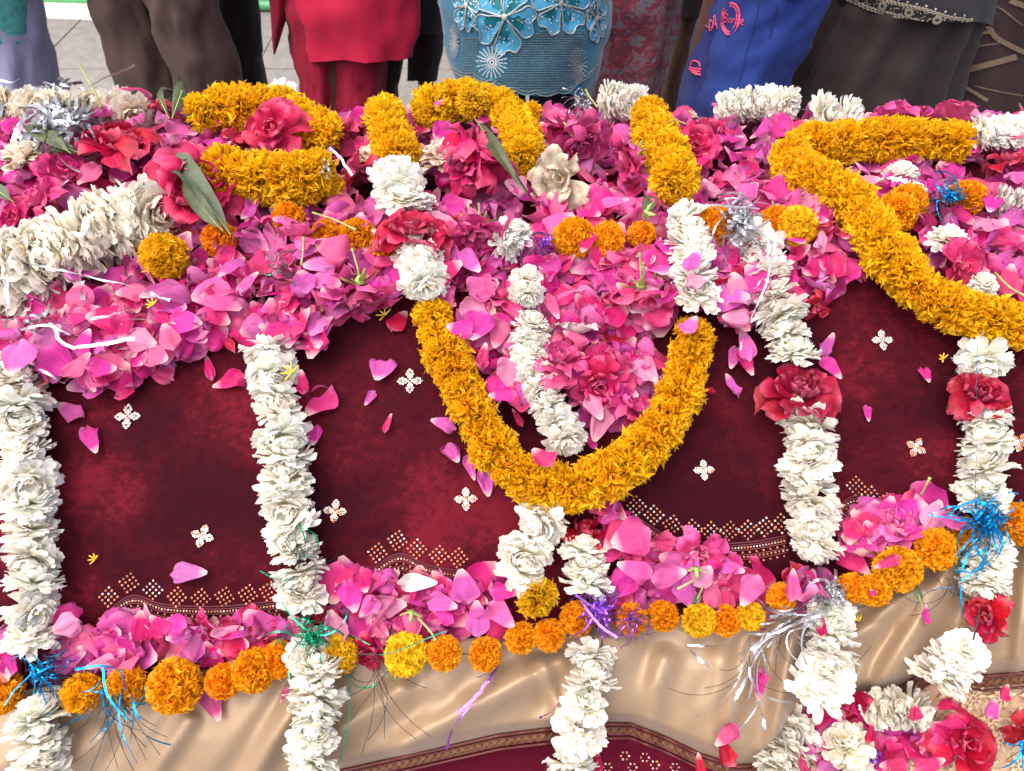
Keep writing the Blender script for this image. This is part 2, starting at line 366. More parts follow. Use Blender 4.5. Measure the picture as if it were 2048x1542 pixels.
def chain(P, gap, cop, r=.0013, name='sequin_chain'):
    mb = MB(); Q = catmull(np.array([(a, b, 0) for a, b in P]), 12); acc = 0
    for i in range(len(Q) - 1):
        L = np.linalg.norm(Q[i + 1] - Q[i]); 
        while acc < L:
            q = Q[i] + (Q[i + 1] - Q[i]) * acc / L; p, n = place(q[0], q[1], .0015); ringmesh(mb, p, n, r, 1 if random.random() < cop else 0, seg=6, tilt=.3); acc += gap
        acc -= L
    mb.obj(name, [M_SEQ, M_SEQC], chadar, kind='stuff')
def cord(P, r=.0007, mat=None):
    mb = MB(); Q = catmull(np.array([(a, b, 0) for a, b in P]), 10); tube(mb, [place(a, b, .001)[0] for a, b, _ in Q], r, 5); mb.obj('border_cord', mat or M_CORD, chadar)
LB = [(195, 1245), (262, 1196), (330, 1213), (440, 1217), (560, 1205)]; CB = [(725, 1160), (795, 1112), (860, 1136), (960, 1150), (1010, 1150)]; RB = [(1262, 1030), (1330, 1072), (1420, 1090), (1500, 1088), (1575, 1075)]; QB = [(1672, 1020), (1712, 996), (1760, 1020), (1830, 1040), (1900, 1040)]
for Bd in (LB, CB, RB, QB):
    for dv, g, c in ((6, 6.2, .5), (16, 14, 1), (25, 8, .8), (36, 14, 1)): chain([(a, b + dv) for a, b in Bd], g, c, .0012)
    for dv in (-4, 1, 11, 21, 30): cord([(a, b + dv) for a, b in Bd], .0009)

# ---- cloths below the satin
def lower(name, u0, u1, vf, off, mat, label, cat):
    Uu = np.linspace(u0, u1, 90); V = []; uv = []
    for t in np.linspace(0, 1, 40):
        for u in Uu:
            v = vf(u) + (1750 - vf(u)) * t; V.append(pt(u, v, D(u, v) + off + .006 * noise.noise(Vector((u / 90, v / 200, 2))))); uv.append((u / 1000, t))
    for k, z in enumerate((.5, .35, .2, .1, .012)):
        for u in Uu:
            p = pt(u, 1750, .88 + off); V.append(Vector((p.x, p.y - .03 - .02 * k + .02 * math.sin(u / 50 + k * .3), z))); uv.append((u / 1000, 1 + k * .2))
    mb = MB(); mb.add(V, grid_faces(90, 45), uv); r = empty(name, (0, .3, .6), label, cat); WORLD_BUILT.add(r.name); mb.obj('cloth_panel', mat, r); return r
under = lower('under_cloth', -620, 2700, lambda u: VF(u) + 40, .045, M_UNDER, 'dark red cloth with sequins hanging below the satin hem', 'cloth')
BRO = lambda u: interp(u, [(1500, 1560), (1600, 1470), (1750, 1400), (1850, 1350), (2048, 1320), (2700, 1260)])
brocade = lower('brocade_cloth', 1500, 2700, lambda u: BRO(u) - 20, .034, M_BROCADE, 'beige embossed brocade cloth with flower pattern in the bottom right corner', 'cloth')
def lowpt(u, v, off): return pt(u, v, D(u, v) + off)
mb = MB()
for i in range(46):
    u = 1560 + (i % 11) * 56 + random.uniform(-10, 10) + (28 if (i // 11) % 2 else 0); v = 1390 + (i // 11) * 48 + random.uniform(-8, 8)
    c = lowpt(u, v, .029); n = -FWD
    ringmesh(mb, c, n, .005, 0, seg=8)
    for k in range(9):
        x = tang(n, k * 40 + i * 7); y = tang(n, k * 40 + i * 7 + 90); L = random.uniform(.013, .019)
        V = [c + x * .004, c + x * L * .55 + y * .0035 + n * .001, c + x * L + n * .0005, c + x * L * .55 - y * .0035 + n * .001, c + x * L * .5 + n * .003]
        mb.add(V, [(0, 1, 4), (1, 2, 4), (2, 3, 4), (3, 0, 4)], None)
mb.obj('embossed_flowers', M_EMB, brocade, smooth=False, kind='stuff')
for (u, v) in [(1250, 1512), (1290, 1515), (1265, 1535), (1310, 1530), (1350, 1535), (1215, 1535)]:
    c = lowpt(u, v, .037); mb = MB()
    for k in range(6):
        a = k * math.pi / 3; ringmesh(mb, c + RT * .0045 * math.cos(a) + UP * .0045 * math.sin(a), -FWD, .0013, k % 2, tilt=.4)
    mb.obj('sequin_flower', [M_SEQ, M_SEQC], under, kind='stuff')

# ------------------------------------------------------------------ petals and flowers
def petal_geo(L, Wd, wrap=0, bow=0, curl=0, ruffle=.0, notch=0, nx=5, ny=6, prof='rose', seed=0, pinch=0):
    """midline on +Y from the origin, upper (concave) side +Z; returns verts, faces, uv"""
    V = []; uv = []
    for j in range(ny + 1):
        s = 1 - (1 - j / ny) ** 1.5
        if prof == 'rose': w = 1.22 * (s + .05) ** .72 * math.sqrt(max(0.0, 1 - (s * .99) ** 4.5))
        elif prof == 'obov': w = 1.25 * (s * .9 + .10) ** .8 * math.sqrt(max(.0, 1 - (s * .98) ** 6))
        elif prof == 'leaf': w = 1.0 * math.sin(math.pi * min(1, (s * .97 + .02)) ** .85)
        else: w = .45 + .75 * s
        w *= Wd / 2
        for i in range(nx + 1):
            q = i / nx * 2 - 1; x = q * w; y = s * L
            if notch: y -= notch * L * (s ** 3) * math.exp(-(q * 2.6) ** 2)
            if prof == 'rose': y -= .10 * L * (s ** 3) * (abs(q) ** 2)
            z = 0
            if wrap:
                Rr = Wd / 2 / wrap; a = x / Rr; x = Rr * math.sin(a); z += Rr * (1 - math.cos(a))
            z -= bow * L * math.sin(math.pi * min(1, s * .9))
            z -= curl * L * max(0, s - .55) ** 2 * 5 + abs(q) ** 3 * curl * L * .35 * s
            if ruffle: z += ruffle * L * s * noise.noise(Vector((q * 2.1 + seed * 3.3, s * 2.4, seed * 1.7))) * (1 + abs(q)); x += ruffle * L * .4 * s * noise.noise(Vector((q * 3, s * 3, seed + 9.1)))
            if pinch: z += pinch * L * (1 - abs(q)) * s * -.4
            V.append((x, y, z)); uv.append((i / nx, s))
    return np.array(V), grid_faces(nx + 1, ny + 1), np.array(uv)
def rot_np(M, V): A = np.array(M.to_3x3()); return V @ A.T + np.array(M.translation)

# loose rose petals: several shapes, centred on their own middle
LOOSE = []
for k in range(12):
    w = [.034, .040, .030, .036, .026, .042][k % 6]
    V, Fc, uv = petal_geo(.040, w, wrap=random.uniform(.25, .75), bow=random.uniform(.0, .12), curl=random.uniform(-.05, .22), ruffle=random.uniform(.12, .36), notch=random.choice([0, 0, .1]), nx=8, ny=9, seed=k + 1)
    V = V - np.array([0, .020, V[:, 2].mean()]); g = MB(); g.add(V, Fc, uv, random.random()); LOOSE.append(g.mesh('loose_rose_petal', M_PETAL))
LOWV = []
for k in range(14):
    V, Fc, uv = petal_geo(.038, random.uniform(.026, .042), wrap=random.uniform(.3, .95), bow=random.uniform(0, .15), curl=random.uniform(-.15, .35), ruffle=random.uniform(.2, .5), nx=5, ny=6, seed=k + 30)
    LOWV.append((V - np.array([0, .019, V[:, 2].mean()]), Fc, uv))
def loose(u, v, size, ang, col, label, h=.004, tilt=0, taz=0, group=None, var=None, flip=False, bvh=None, cat='petal', width=1.0):
    """ang: image direction the pale pointed base aims at"""
    if h <= .012: h = max(h * .6, .0058 * size / 60)
    p, n = place(u, v, h, bvh or ALLB); z = (n * math.cos(R(tilt)) + tang(n, taz) * math.sin(R(tilt))).normalized()
    y = -tang(n, ang); y = (y - z * y.dot(z)).normalized()
    if flip: z = -z
    s = size * mpp(p) / .040
    o = bpy.data.objects.new('rose_petal', LOOSE[var if var is not None else random.randrange(12)]); o.matrix_world = frame(p, z, y, (s * width, s, s * random.uniform(.7, 1.1)))
    o.color = (*col, 1); return link(o, None, label, cat, group)

def flower_white(seed, n=104):
    rd = random.Random(seed); mb = MB(); 
    for k in range(n):
        f = (k + .5) / n; th = R(12 + 98 * f ** .8) + rd.uniform(-.16, .16); ph = k * 2.39996 + rd.uniform(-.3, .3)
        L = (.019 + .0125 * f) * rd.uniform(.86, 1.1); w = rd.uniform(.0105, .0160)
        V, Fc, uv = petal_geo(L, w, wrap=rd.uniform(.2, .6), bow=rd.uniform(-.05, .12), curl=rd.uniform(-.2, .15), ruffle=.07, notch=rd.choice([0, .05, .09]), nx=3, ny=5, prof='obov', seed=k + seed * 31)
        M = Matrix.Rotation(ph, 4, 'Z') @ Matrix.Translation((0, .002, .004 * (1 - f))) @ Matrix.Rotation(math.pi / 2 - th, 4, 'X') @ Matrix.Rotation(rd.uniform(-.35, .35), 4, 'Y')
        mb.add(rot_np(M, V), Fc, uv, rd.random())
    for k in range(7):
        a = rd.uniform(0, 6.28); tube(mb, [(0, 0, .002), (.003 * math.cos(a), .003 * math.sin(a), .012)], .0011, 4, mi=1)
    tube(mb, [(0, 0, -.010), (0, 0, -.006), (0, 0, .002)], [.0015, .003, .003], 6, mi=2)
    return mb.mesh('white_flower', [M_WHITE, M_YCORE, M_STAMEN if seed % 2 else M_GREEN])
def flower_gold(seed, n=540, mat=None, pom=False):
    rd = random.Random(seed); mb = MB()
    for k in range(n):
        f = (k + .5) / n
        if pom: th = math.acos(1 - 1.78 * f); L = .0262 * rd.uniform(.95, 1.03); w = rd.uniform(.0055, .0080)
        else: th = R(8 + 112 * f ** .75); L = (.0235 + .007 * math.sin(th)) * rd.uniform(.88, 1.03); w = rd.uniform(.0036, .0054)
        ph = k * 2.39996 + rd.uniform(-.2, .2)
        V, Fc, uv = petal_geo(L, w, wrap=rd.uniform(.5, 1.5) * rd.choice([1, 1, -1]), bow=rd.uniform(-.05, .15), curl=rd.uniform(-.35, .35), ruffle=.16 if pom else .24, notch=rd.choice([0, .07]), nx=3 if pom else 2, ny=4 if pom else 3, prof='fan' if pom else 'obov', seed=k + seed * 17)
        keep = uv[:, 1] >= (.45 if pom else .0)
        M = Matrix.Rotation(ph, 4, 'Z') @ Matrix.Rotation(math.pi / 2 - th, 4, 'X') @ Matrix.Rotation(rd.uniform(-1.2, 1.2), 4, 'Y')
        V2 = rot_np(M, V)
        if pom: V2 = V2 + .0011 * np.array([noise.noise_vector(Vector(x * 420)) for x in V2])
        if pom: V2 = V2[4 * 2:]; uv = uv[4 * 2:]; Fc = grid_faces(4, 3)
        mb.add(V2, Fc, uv, rd.random())
    if pom:
        # the closed heart of the pompom, seen dark between the ruffles
        V = []; 
        for j in range(7):
            for i in range(10):
                a = math.pi * j / 6; q = 2 * math.pi * i / 10; r = .0185; V.append((r * math.sin(a) * math.cos(q), r * math.sin(a) * math.sin(q), r * math.cos(a)))
        mb.add(V, grid_faces(10, 7, True), [(0, .3)] * 70, .5)
        tube(mb, [(0, 0, -.030), (0, 0, -.024), (0, 0, -.016)], [.004, .007, .010], 7, mi=1)
    else: tube(mb, [(0, 0, -.013), (0, 0, -.009), (0, 0, .0)], [.002, .0045, .006], 7, mi=1)
    return mb.mesh('marigold', [mat or M_GOLD, M_GREEN])
WF = [flower_white(s) for s in range(7)]; GF = [flower_gold(s + 50) for s in range(6)]; PF = [flower_gold(s + 90, 560, M_POM, True) for s in range(5)]
def put(name, mesh, M, parent, col, **k):
    o = bpy.data.objects.new(name, mesh); link(o, parent, **k); o.matrix_world = M if not parent else Matrix.Translation(-parent.location) @ M
    o.color = (*col, 1); return o

# ---- roses
RPET = {}
for kind, (L, w, wr, bo, cu, ru) in {'inner': (.026, .030, 1.25, .10, .0, .10), 'mid': (.031, .036, .85, .16, .10, .22), 'outer': (.036, .044, .5, .15, .26, .30), 'back': (.037, .046, .35, .10, .34, .36)}.items():
    RPET[kind] = []
    for q in range(3):
        V, Fc, uv = petal_geo(L, w, wrap=wr, bow=bo, curl=cu, ruffle=ru, notch=.04 * q, nx=6, ny=6, seed=q * 7 + len(kind)); g = MB(); g.add(V, Fc, uv, q * .3); RPET[kind].append(g.mesh('petal', M_ROSE))
def leafgeo(L, w, bend=.2, seed=0, fold_=.3, mats=None, name='leaf'):
    V, Fc, uv = petal_geo(L, w, wrap=-.2, bow=-bend * .5, curl=bend, ruffle=.08, nx=4, ny=8, prof='leaf', seed=seed); V[:, 2] += np.abs(V[:, 0]) * fold_ * 1.4
    g = MB(); g.add(V, Fc, uv)
    tube(g, [(0, -.008, 0), (0, L * .3, V[22][2] + .0003), (0, L * .6, V[22 + 10][2] + .0003), (0, L * .95, V[-3][2])], [.0009, .0008, .0005, .0002], 4, mi=1)
    return g.mesh(name, mats or [M_LEAF, M_STEM])
g = MB()
for k in range(5):
    V, Fc, uv = petal_geo(.020, .007, wrap=.3, bow=.15, curl=.3, nx=2, ny=4, prof='leaf', seed=k); M = Matrix.Rotation(k * 1.2566, 4, 'Z') @ Matrix.Rotation(R(-22 + 16 * (k % 3)), 4, 'X'); g.add(rot_np(M, V), Fc, uv)
tube(g, [(0, 0, -.010), (0, 0, -.006), (0, 0, 0)], [.002, .005, .0055], 8)
CALYX = g.mesh('calyx', M_GREEN)
g = MB(); tube(g, [(0, 0, -.009), (.002, 0, -.02), (.005, .001, -.034), (.006, .001, -.037)], [.0013, .0011, .0012, .0018], 6); STEM = g.mesh('stem', M_STEM)
def rose(u, v, size, az, tilt, col, label, calyx=False, h=.036, n=17, openness=1.0, squash=1.0, bvh=None, group='loose roses lying on the flower heap', stem=None, crush=0):
    if tilt > 100: openness = .72; n = max(n, 19); size *= 1.12; h += .008
    p, nn = place(u, v, h, bvh or ALLB); z = (nn * math.cos(R(tilt)) + tang(nn, az) * math.sin(R(tilt))).normalized(); s = size * mpp(p) / .064
    y = z.cross(RT); y = y.normalized() if y.length > .1 else UP
    Mx = frame(p - z * .014 * s * openness, z, y, (s, s * squash, s)) @ Matrix.Rotation(random.uniform(0, 6), 4, 'Z')
    r = empty('rose', p, label, 'rose', group)
    for k in range(n):
        f = k / (n - 1); kind = 'inner' if f < .3 else 'mid' if f < .6 else 'outer' if f < .85 else 'back'
        th = (6 + 82 * f ** 1.25 * openness) + random.uniform(-6, 6) * (1 + crush); ph = k * 137.5 + random.uniform(-18, 18)
        sc = (.62 + .38 * f) * random.uniform(.92, 1.06)
        M = Matrix.Rotation(R(ph), 4, 'Z') @ Matrix.Translation((0, .001 + .002 * f, .001)) @ Matrix.Rotation(R(90 - th), 4, 'X') @ Matrix.Rotation(R(random.uniform(-12, 12) * (1 + crush)), 4, 'Y') @ Matrix.Diagonal((sc, sc, sc, 1))
        jit = random.uniform(.85, 1.1)
        put('petal', random.choice(RPET[kind]), Mx @ M, r, tuple(min(1, c * jit) for c in col))
    if calyx:
        put('calyx', CALYX, Mx @ Matrix.Translation((0, 0, -.002)), r, (1, 1, 1))
    if stem or (calyx and stem is None): put('stem', STEM, Mx @ Matrix.Rotation(random.uniform(0, 6), 4, 'Z'), r, (1, 1, 1))
    return r

# ---- garlands
def path3(P, h, bvh=None):
    Q = [place(a[0], a[1], a[2] if len(a) > 2 else h, bvh or ALLB)[0] for a in P]; return catmull(Q, 14)
YEL = (1, .56, .008); YOR = (1, .48, .006); ORG = (.95, .24, .004); LEM = (.95, .68, .02); AMB = (.97, .33, .004)
def garland(segs, label, group, name='flower_garland', cat='garland', h=.026):
    """segs: (kind, points, diameter px, spacing factor, colour) -- every flower is a part"""
    first = place(segs[0][1][0][0], segs[0][1][0][1], h, ALLB)[0]
    r = empty(name, first, label, cat, group); allp = []
    for sg in segs:
        kind, P, dia, sp, col = sg[:5]; hh = sg[5] if len(sg) > 5 else h
        if len(P) == 1: P = [P[0], (P[0][0] + 1, P[0][1] + 1, *P[0][2:])]
        Q = path3(P, hh); allp += [Vector(q) for q in Q]
        seg = np.linalg.norm(np.diff(Q, axis=0), axis=1); T = seg.sum()
        m = mpp(Vector(Q[len(Q) // 2])); step = dia * m * sp * (.79 if kind == 'white' else 1.1 if kind == 'gold' else 1); cnt = max(1, round(T / step))
        cum = np.concatenate([[0], np.cumsum(seg)])
        for i in range(cnt):
            s = T * (i + .5) / cnt; k = min(len(Q) - 2, int(np.searchsorted(cum, s) - 1)); k = max(0, k)
            p = Vector(Q[k]).lerp(Vector(Q[k + 1]), (s - cum[k]) / max(1e-6, seg[k])); t = Vector(Q[min(k + 3, len(Q) - 1)] - Q[max(k - 2, 0)]).normalized()
            if kind == 'rose': 
                continue
            vd = (CAM - p).normalized()
            lean = {'white': .95, 'gold': .45, 'pom': 2.2}[kind]
            z = (t * random.choice([1, -1]) + vd * random.uniform(0, lean) + Vector((random.gauss(0, .22), random.gauss(0, .22), random.gauss(0, .22)))).normalized()
            if kind == 'pom': z = (vd * random.uniform(.3, 1.2) + t * random.uniform(-1, 1) + Vector((random.gauss(0, .3), random.gauss(0, .3), random.gauss(0, .3)))).normalized()
            if z.dot(vd) < (.25 if kind == 'pom' else -.05): z = (z - vd * (2 * z.dot(vd))).normalized() if kind != 'pom' else (vd + t * random.uniform(-.7, .7)).normalized()
            y = z.orthogonal(); rad = {'white': .0315, 'gold': .0305, 'pom': .0268}[kind]
            sc = dia * m / 2 / rad * random.uniform(.86, 1.10)
            M = frame(p, z, y, (sc, sc, sc * (random.uniform(.82, 1.0) if kind != 'pom' else random.uniform(.8, .98)))) @ Matrix.Rotation(random.uniform(0, 6.28), 4, 'Z')
            j = random.uniform(.93, 1.05); cc = tuple(min(1, c * j) for c in col)
            put({'white': 'white_flower', 'gold': 'marigold', 'pom': 'marigold'}[kind], random.choice({'white': WF, 'gold': GF, 'pom': PF}[kind]), M, r, cc)
    g = MB(); 
    if len(allp) > 2: tube(g, allp[::3] + [allp[-1]], .0009, 4); g.v = [v - np.array(r.location) for v in g.v]; g.obj('string', M_THREAD, r)
    return r

GH = 'flower garlands draped over the grave'
def H(P, h): return [(a, b, h) for a, b in P]
garland([('gold', H([(765, 215), (778, 262), (800, 320)], .058), 88, .42, YEL), ('white', H([(788, 345), (798, 375), (812, 412)], .064), 108, .42, WHT), ('white', H([(832, 488), (842, 530), (852, 578)], .055), 110, .42, WHT),
         ('gold', H([(858, 612), (885, 690), (922, 770)], .034) + H([(965, 860), (1010, 925), (1075, 968), (1150, 975), (1235, 940), (1310, 870), (1358, 790), (1382, 700), (1392, 650)], .034), 100, .40, YOR),
         ('white', H([(1395, 610), (1385, 540), (1378, 470), (1368, 420)], .05), 98, .5, WHT), ('gold', H([(1352, 372), (1335, 310), (1300, 250), (1300, 222)], .058), 92, .42, YEL)],
        'long U shaped marigold garland with white sections hanging over the middle of the velvet', GH)
garland([('gold', H([(850, 222), (895, 205), (945, 200), (1000, 215), (1040, 262), (1050, 325)], .052), 84, .44, YEL)], 'short arch of yellow marigolds behind the big red folded roses, top centre', GH)
garland([('gold', H([(1042, 232), (1085, 230)], .04), 60, .6, YEL)], 'small pair of marigolds beside the arch at the far edge', GH)
garland([('white', H([(985, 478), (1045, 482)], .045), 84, .7, WHT), ('white', H([(1048, 545), (1058, 600)], .055), 74, .6, WHT), ('white', H([(1065, 635), (1058, 710), (1085, 790), (1118, 850), (1140, 890)], .042), 92, .5, WHT)], 'thin white garland running down inside the U shaped marigold loop', GH)
garland([('white', H([(1095, 1020), (1075, 1050)], .028), 110, .5, WHT), ('white', H([(1055, 1080), (1045, 1120), (1038, 1165)], .034), 108, .42, WHT), ('gold', H([(1075, 1196)], .045), 100, .6, (.72, .33, .01))], 'white garland below the marigold loop ending in one dull golden marigold', GH)
garland([('white', H([(1162, 1090), (1172, 1130), (1178, 1180)], .03), 102, .42, WHT), ('white', H([(1188, 1285), (1180, 1380), (1160, 1440), (1150, 1500), (1135, 1560)], .028), 108, .55, WHT)], 'white garland hanging past the purple tinsel over the satin border', GH)
garland([('white', H([(535, 680), (545, 735), (552, 800), (565, 865), (570, 935), (572, 1010), (590, 1100), (602, 1165), (604, 1215)], .028), 112, .52, WHT), ('white', H([(615, 1290), (636, 1340), (632, 1400), (625, 1460), (622, 1545)], .03), 115, .5, WHT)], 'white garland hanging left of centre with green tinsel tied at the marigold row', GH)
garland([('white', H([(10, 700), (28, 770), (42, 840), (50, 910), (58, 985), (62, 1060), (66, 1140), (64, 1220), (62, 1300)], .03), 122, .52, WHT), ('white', H([(72, 1415), (80, 1480), (85, 1560)], .03), 125, .5, WHT)], 'white garland hanging at the left edge with blue tinsel', GH)
garland([('white', H([(1500, 450), (1515, 510), (1540, 570), (1562, 632), (1590, 728)], .034), 106, .5, WHT), ('white', H([(1608, 826), (1618, 880), (1618, 950), (1622, 1020), (1632, 1090), (1632, 1105)], .028), 112, .48, WHT), ('white', H([(1660, 1215), (1665, 1295), (1650, 1350), (1628, 1395)], .03), 115, .46, WHT)], 'white garland right of centre with a red rose threaded in it and silver tinsel', GH)
garland([('gold', H([(1925, 285), (1850, 278), (1760, 280), (1680, 285), (1600, 298)], .05) + H([(1585, 335), (1640, 365), (1710, 410), (1750, 470), (1795, 530), (1850, 590), (1920, 620), (1990, 640), (2080, 660), (2180, 640)], .045), 96, .36, YOR)], 'thick marigold garland folded back on itself at the right', GH)
garland([('white', H([(1950, 268), (2010, 262), (2090, 262), (2170, 262)], .045), 70, .5, WHT)], 'white garland end joined to the marigolds at the far right edge', GH)
garland([('white', H([(1963, 690), (1970, 745)], .028), 112, .5, WHT), ('white', H([(1970, 815), (1972, 900), (1968, 970), (1965, 1015)], .028), 115, .5, WHT), ('white', H([(1995, 1085), (1975, 1140), (1965, 1185)], .03), 98, .5, WHT), ('white', H([(1945, 1290), (1900, 1330), (1862, 1368)], .03), 108, .42, WHT)], 'white garland at the right edge with a thin blue cord and two red roses', GH)
garland([('white', H([(320, 420), (262, 440), (200, 462), (140, 490), (80, 520), (20, 545), (-60, 560), (-160, 560)], .058), 166, .31, (.97, .90, .74)), ], 'thick cream garland with silver strips across the left side of the heap', GH)
garland([('white', H([(-160, 630), (-60, 620), (10, 590), (70, 585)], .035), 130, .45, (.92, .82, .66))], 'short cream garland under the thick cream one at the left edge', GH)
garland([('white', H([(-120, 215), (20, 212), (110, 218), (210, 215), (275, 228)], .042), 86, .5, CREAM)], 'cream garland along the far left top edge with crumpled foil', GH)
garland([('gold', H([(385, 235), (430, 215), (500, 215), (560, 215), (610, 245), (650, 275)], .055), 90, .42, YEL), ('gold', H([(668, 340), (610, 355), (550, 358), (490, 352), (430, 345)], .06), 112, .36, YEL)], 'doubled marigold garland left of centre holding a crumpled pink rose', GH)
garland([('gold', H([(308, 380), (325, 430), (345, 455)], .04), 66, .5, YOR)], 'strip of marigolds half hidden behind the big rose with the dark leaf', GH)
garland([('white', H([(1440, 218), (1490, 208), (1535, 205), (1580, 215)], .045), 76, .55, WHT), ('white', H([(1625, 222), (1680, 235), (1710, 242)], .045), 88, .55, WHT)], 'white garland along the far right top edge', GH)
garland([('white', H([(545, 192), (580, 195)], .05), 82, .7, WHT)], 'white flowers at the far edge beside the red trousers', GH)
garland([('white', H([(1205, 205), (1245, 200), (1275, 208)], .05), 78, .5, WHT)], 'white flowers at the far edge behind the silver tinsel', GH)
garland([('white', H([(1985, 400), (2040, 405), (2110, 410)], .04), 62, .6, (.80, .74, .70))], 'faded white flowers beside the orange pompoms at the right edge', GH)
# pompom rows
garland([('pom', H([(400, 480), (480, 478)], .035), 82, .9, ORG), ('pom', H([(568, 432), (585, 440)], .035), 66, .8, ORG), ('pom', H([(650, 470)], .036), 70, .9, ORG), ('pom', H([(714, 472)], .036), 82, .9, ORG), ('pom', H([(772, 490)], .034), 64, .9, ORG)], 'row of orange pompom marigolds at the left behind the loose roses', 'strings of pompom marigolds')
garland([('pom', H([(905, 440), (935, 450)], .03), 50, .8, ORG), ('pom', H([(1148, 476)], .04), 84, .9, AMB), ('pom', H([(1215, 478)], .038), 78, .9, AMB), ('pom', H([(1282, 468)], .036), 58, .9, ORG)], 'three orange pompom marigolds in the centre of the heap', 'strings of pompom marigolds')
garland([('pom', H([(1432, 452)], .04), 84, .9, ORG), ('pom', H([(1552, 450)], .04), 78, .9, ORG), ('pom', H([(1592, 452)], .048), 82, .9, LEM)], 'orange and lemon yellow pompoms beside the silver tinsel bow', 'strings of pompom marigolds')
garland([('pom', H([(1790, 440), (1800, 410), (1838, 402)], .038), 78, .8, AMB), ('pom', H([(1910, 398), (1955, 395)], .04), 78, .8, AMB)], 'orange pompoms wrapped in blue tinsel at the right', 'strings of pompom marigolds')
garland([('pom', H([(328, 512)], .05), 92, .9, (.88, .50, .01))], 'single yellow marigold below the thick cream garland', 'strings of pompom marigolds')
garland([('pom', H([(3, 1385)], .028), 92, .9, AMB), ('pom', H([(162, 1380), (168, 1392)], .028), 92, .9, YOR), ('pom', H([(252, 1372)], .028), 82, .9, AMB), ('pom', H([(350, 1372)], .032), 110, .9, (.90, .36, .006)), ('pom', H([(446, 1362)], .028), 70, .9, ORG), ('pom', H([(508, 1340)], .03), 82, .9, AMB), ('pom', H([(558, 1318)], .028), 82, .9, AMB),
         ('pom', H([(678, 1308)], .03), 76, .9, LEM), ('pom', H([(812, 1308)], .032), 84, .9, LEM), ('pom', H([(888, 1306)], .03), 78, .9, AMB), ('pom', H([(970, 1308)], .028), 62, .9, ORG), ('pom', H([(1042, 1275)], .032), 66, .9, ORG), ('pom', H([(1098, 1270)], .032), 66, .9, ORG), ('pom', H([(1155, 1236)], .03), 70, .9, ORG),
         ('pom', H([(1262, 1238)], .034), 68, .9, ORG), ('pom', H([(1325, 1232)], .03), 66, .9, ORG), ('pom', H([(1398, 1240)], .034), 76, .9, LEM), ('pom', H([(1450, 1240)], .03), 62, .9, ORG), ('pom', H([(1500, 1232)], .028), 56, .9, LEM), ('pom', H([(1562, 1195)], .032), 66, .9, AMB)],
        'long lower string of orange and yellow pompom marigolds along the satin border', 'strings of pompom marigolds')
garland([('pom', H([(1702, 1175)], .03), 66, .9, ORG), ('pom', H([(1748, 1180)], .034), 76, .9, AMB), ('pom', H([(1795, 1135)], .036), 88, .9, (.88, .32, .006)), ('pom', H([(1872, 1098)], .032), 90, .9, AMB), ('pom', H([(1918, 1060), (1940, 1075)], .03), 72, .7, AMB), ('pom', H([(2022, 1050), (2050, 1045)], .034), 92, .8, AMB), ('pom', H([(2140, 1020), (2230, 1000)], .034), 92, .8, AMB)],
        'string of orange pompom marigolds at the right end of the satin border', 'strings of pompom marigolds')
# bottom right corner
LOWG = []
garland([('white', H([(1600, 1440), (1575, 1490), (1545, 1550)], -.0), 110, .5, (.82, .78, .68), .012)], 'cream white garland hanging under the satin point at the bottom', GH)
garland([('white', H([(1740, 1420), (1790, 1415), (1840, 1425)], .012), 96, .5, (.84, .78, .64)), ('white', H([(1690, 1470), (1700, 1510), (1720, 1545)], .02), 96, .5, (.88, .84, .66))], 'cream white flowers lying on the brocade in the bottom right corner', GH)
# single flowers
def single(kind, u, v, dia, col, label, h=.04, az=90, tilt=20, cat='flower'):
    p, n = place(u, v, h, ALLB); z = (n * math.cos(R(tilt)) + tang(n, az) * math.sin(R(tilt))).normalized(); rad = {'white': .0315, 'gold': .0305, 'pom': .0268}[kind]; s = dia * mpp(p) / 2 / rad
    o = bpy.data.objects.new({'white': 'white_flower'}.get(kind, 'marigold'), random.choice({'white': WF, 'gold': GF, 'pom': PF}[kind])); o.matrix_world = frame(p, z, z.orthogonal(), s); o.color = (*col, 1); link(o, None, label, cat)
single('white', 50, 318, 96, CREAM, 'cream flower behind the two pink roses at the left edge')
single('white', 888, 318, 100, (.78, .62, .46), 'faded tan flower with a silver strip beside the folded red roses', h=.05)
single('white', 738, 315, 60, CREAM, 'small cream flower left of the yellow marigold column')
single('white', 1892, 482, 82, WHT, 'white flower among lilac petals right of the thick marigold garland')
single('white', 1802, 350, 72, WHT, 'small white flower inside the folded marigold garland')
single('white', 1830, 385, 50, WHT, 'tiny white flower above the orange pompoms at the right', h=.045)
single('white', 1965, 570, 62, WHT, 'white flower peeking out above the thick marigold garland at the right')
single('white', 1030, 470, 78, (.85, .80, .76), 'daisy like white flower in the centre of the heap', h=.05)
single('white', 850, 405, 50, WHT, 'small white flower just above the dark red rose in the U shaped garland', h=.05)
single('gold', 945, 200, 72, (.88, .55, .03), 'yellow marigold turned sideways on top of the arch', h=.068, tilt=70, az=200)
single('white', 925, 1145, 10, WHT, 'white speck flower on the lower petal strip', h=.03)

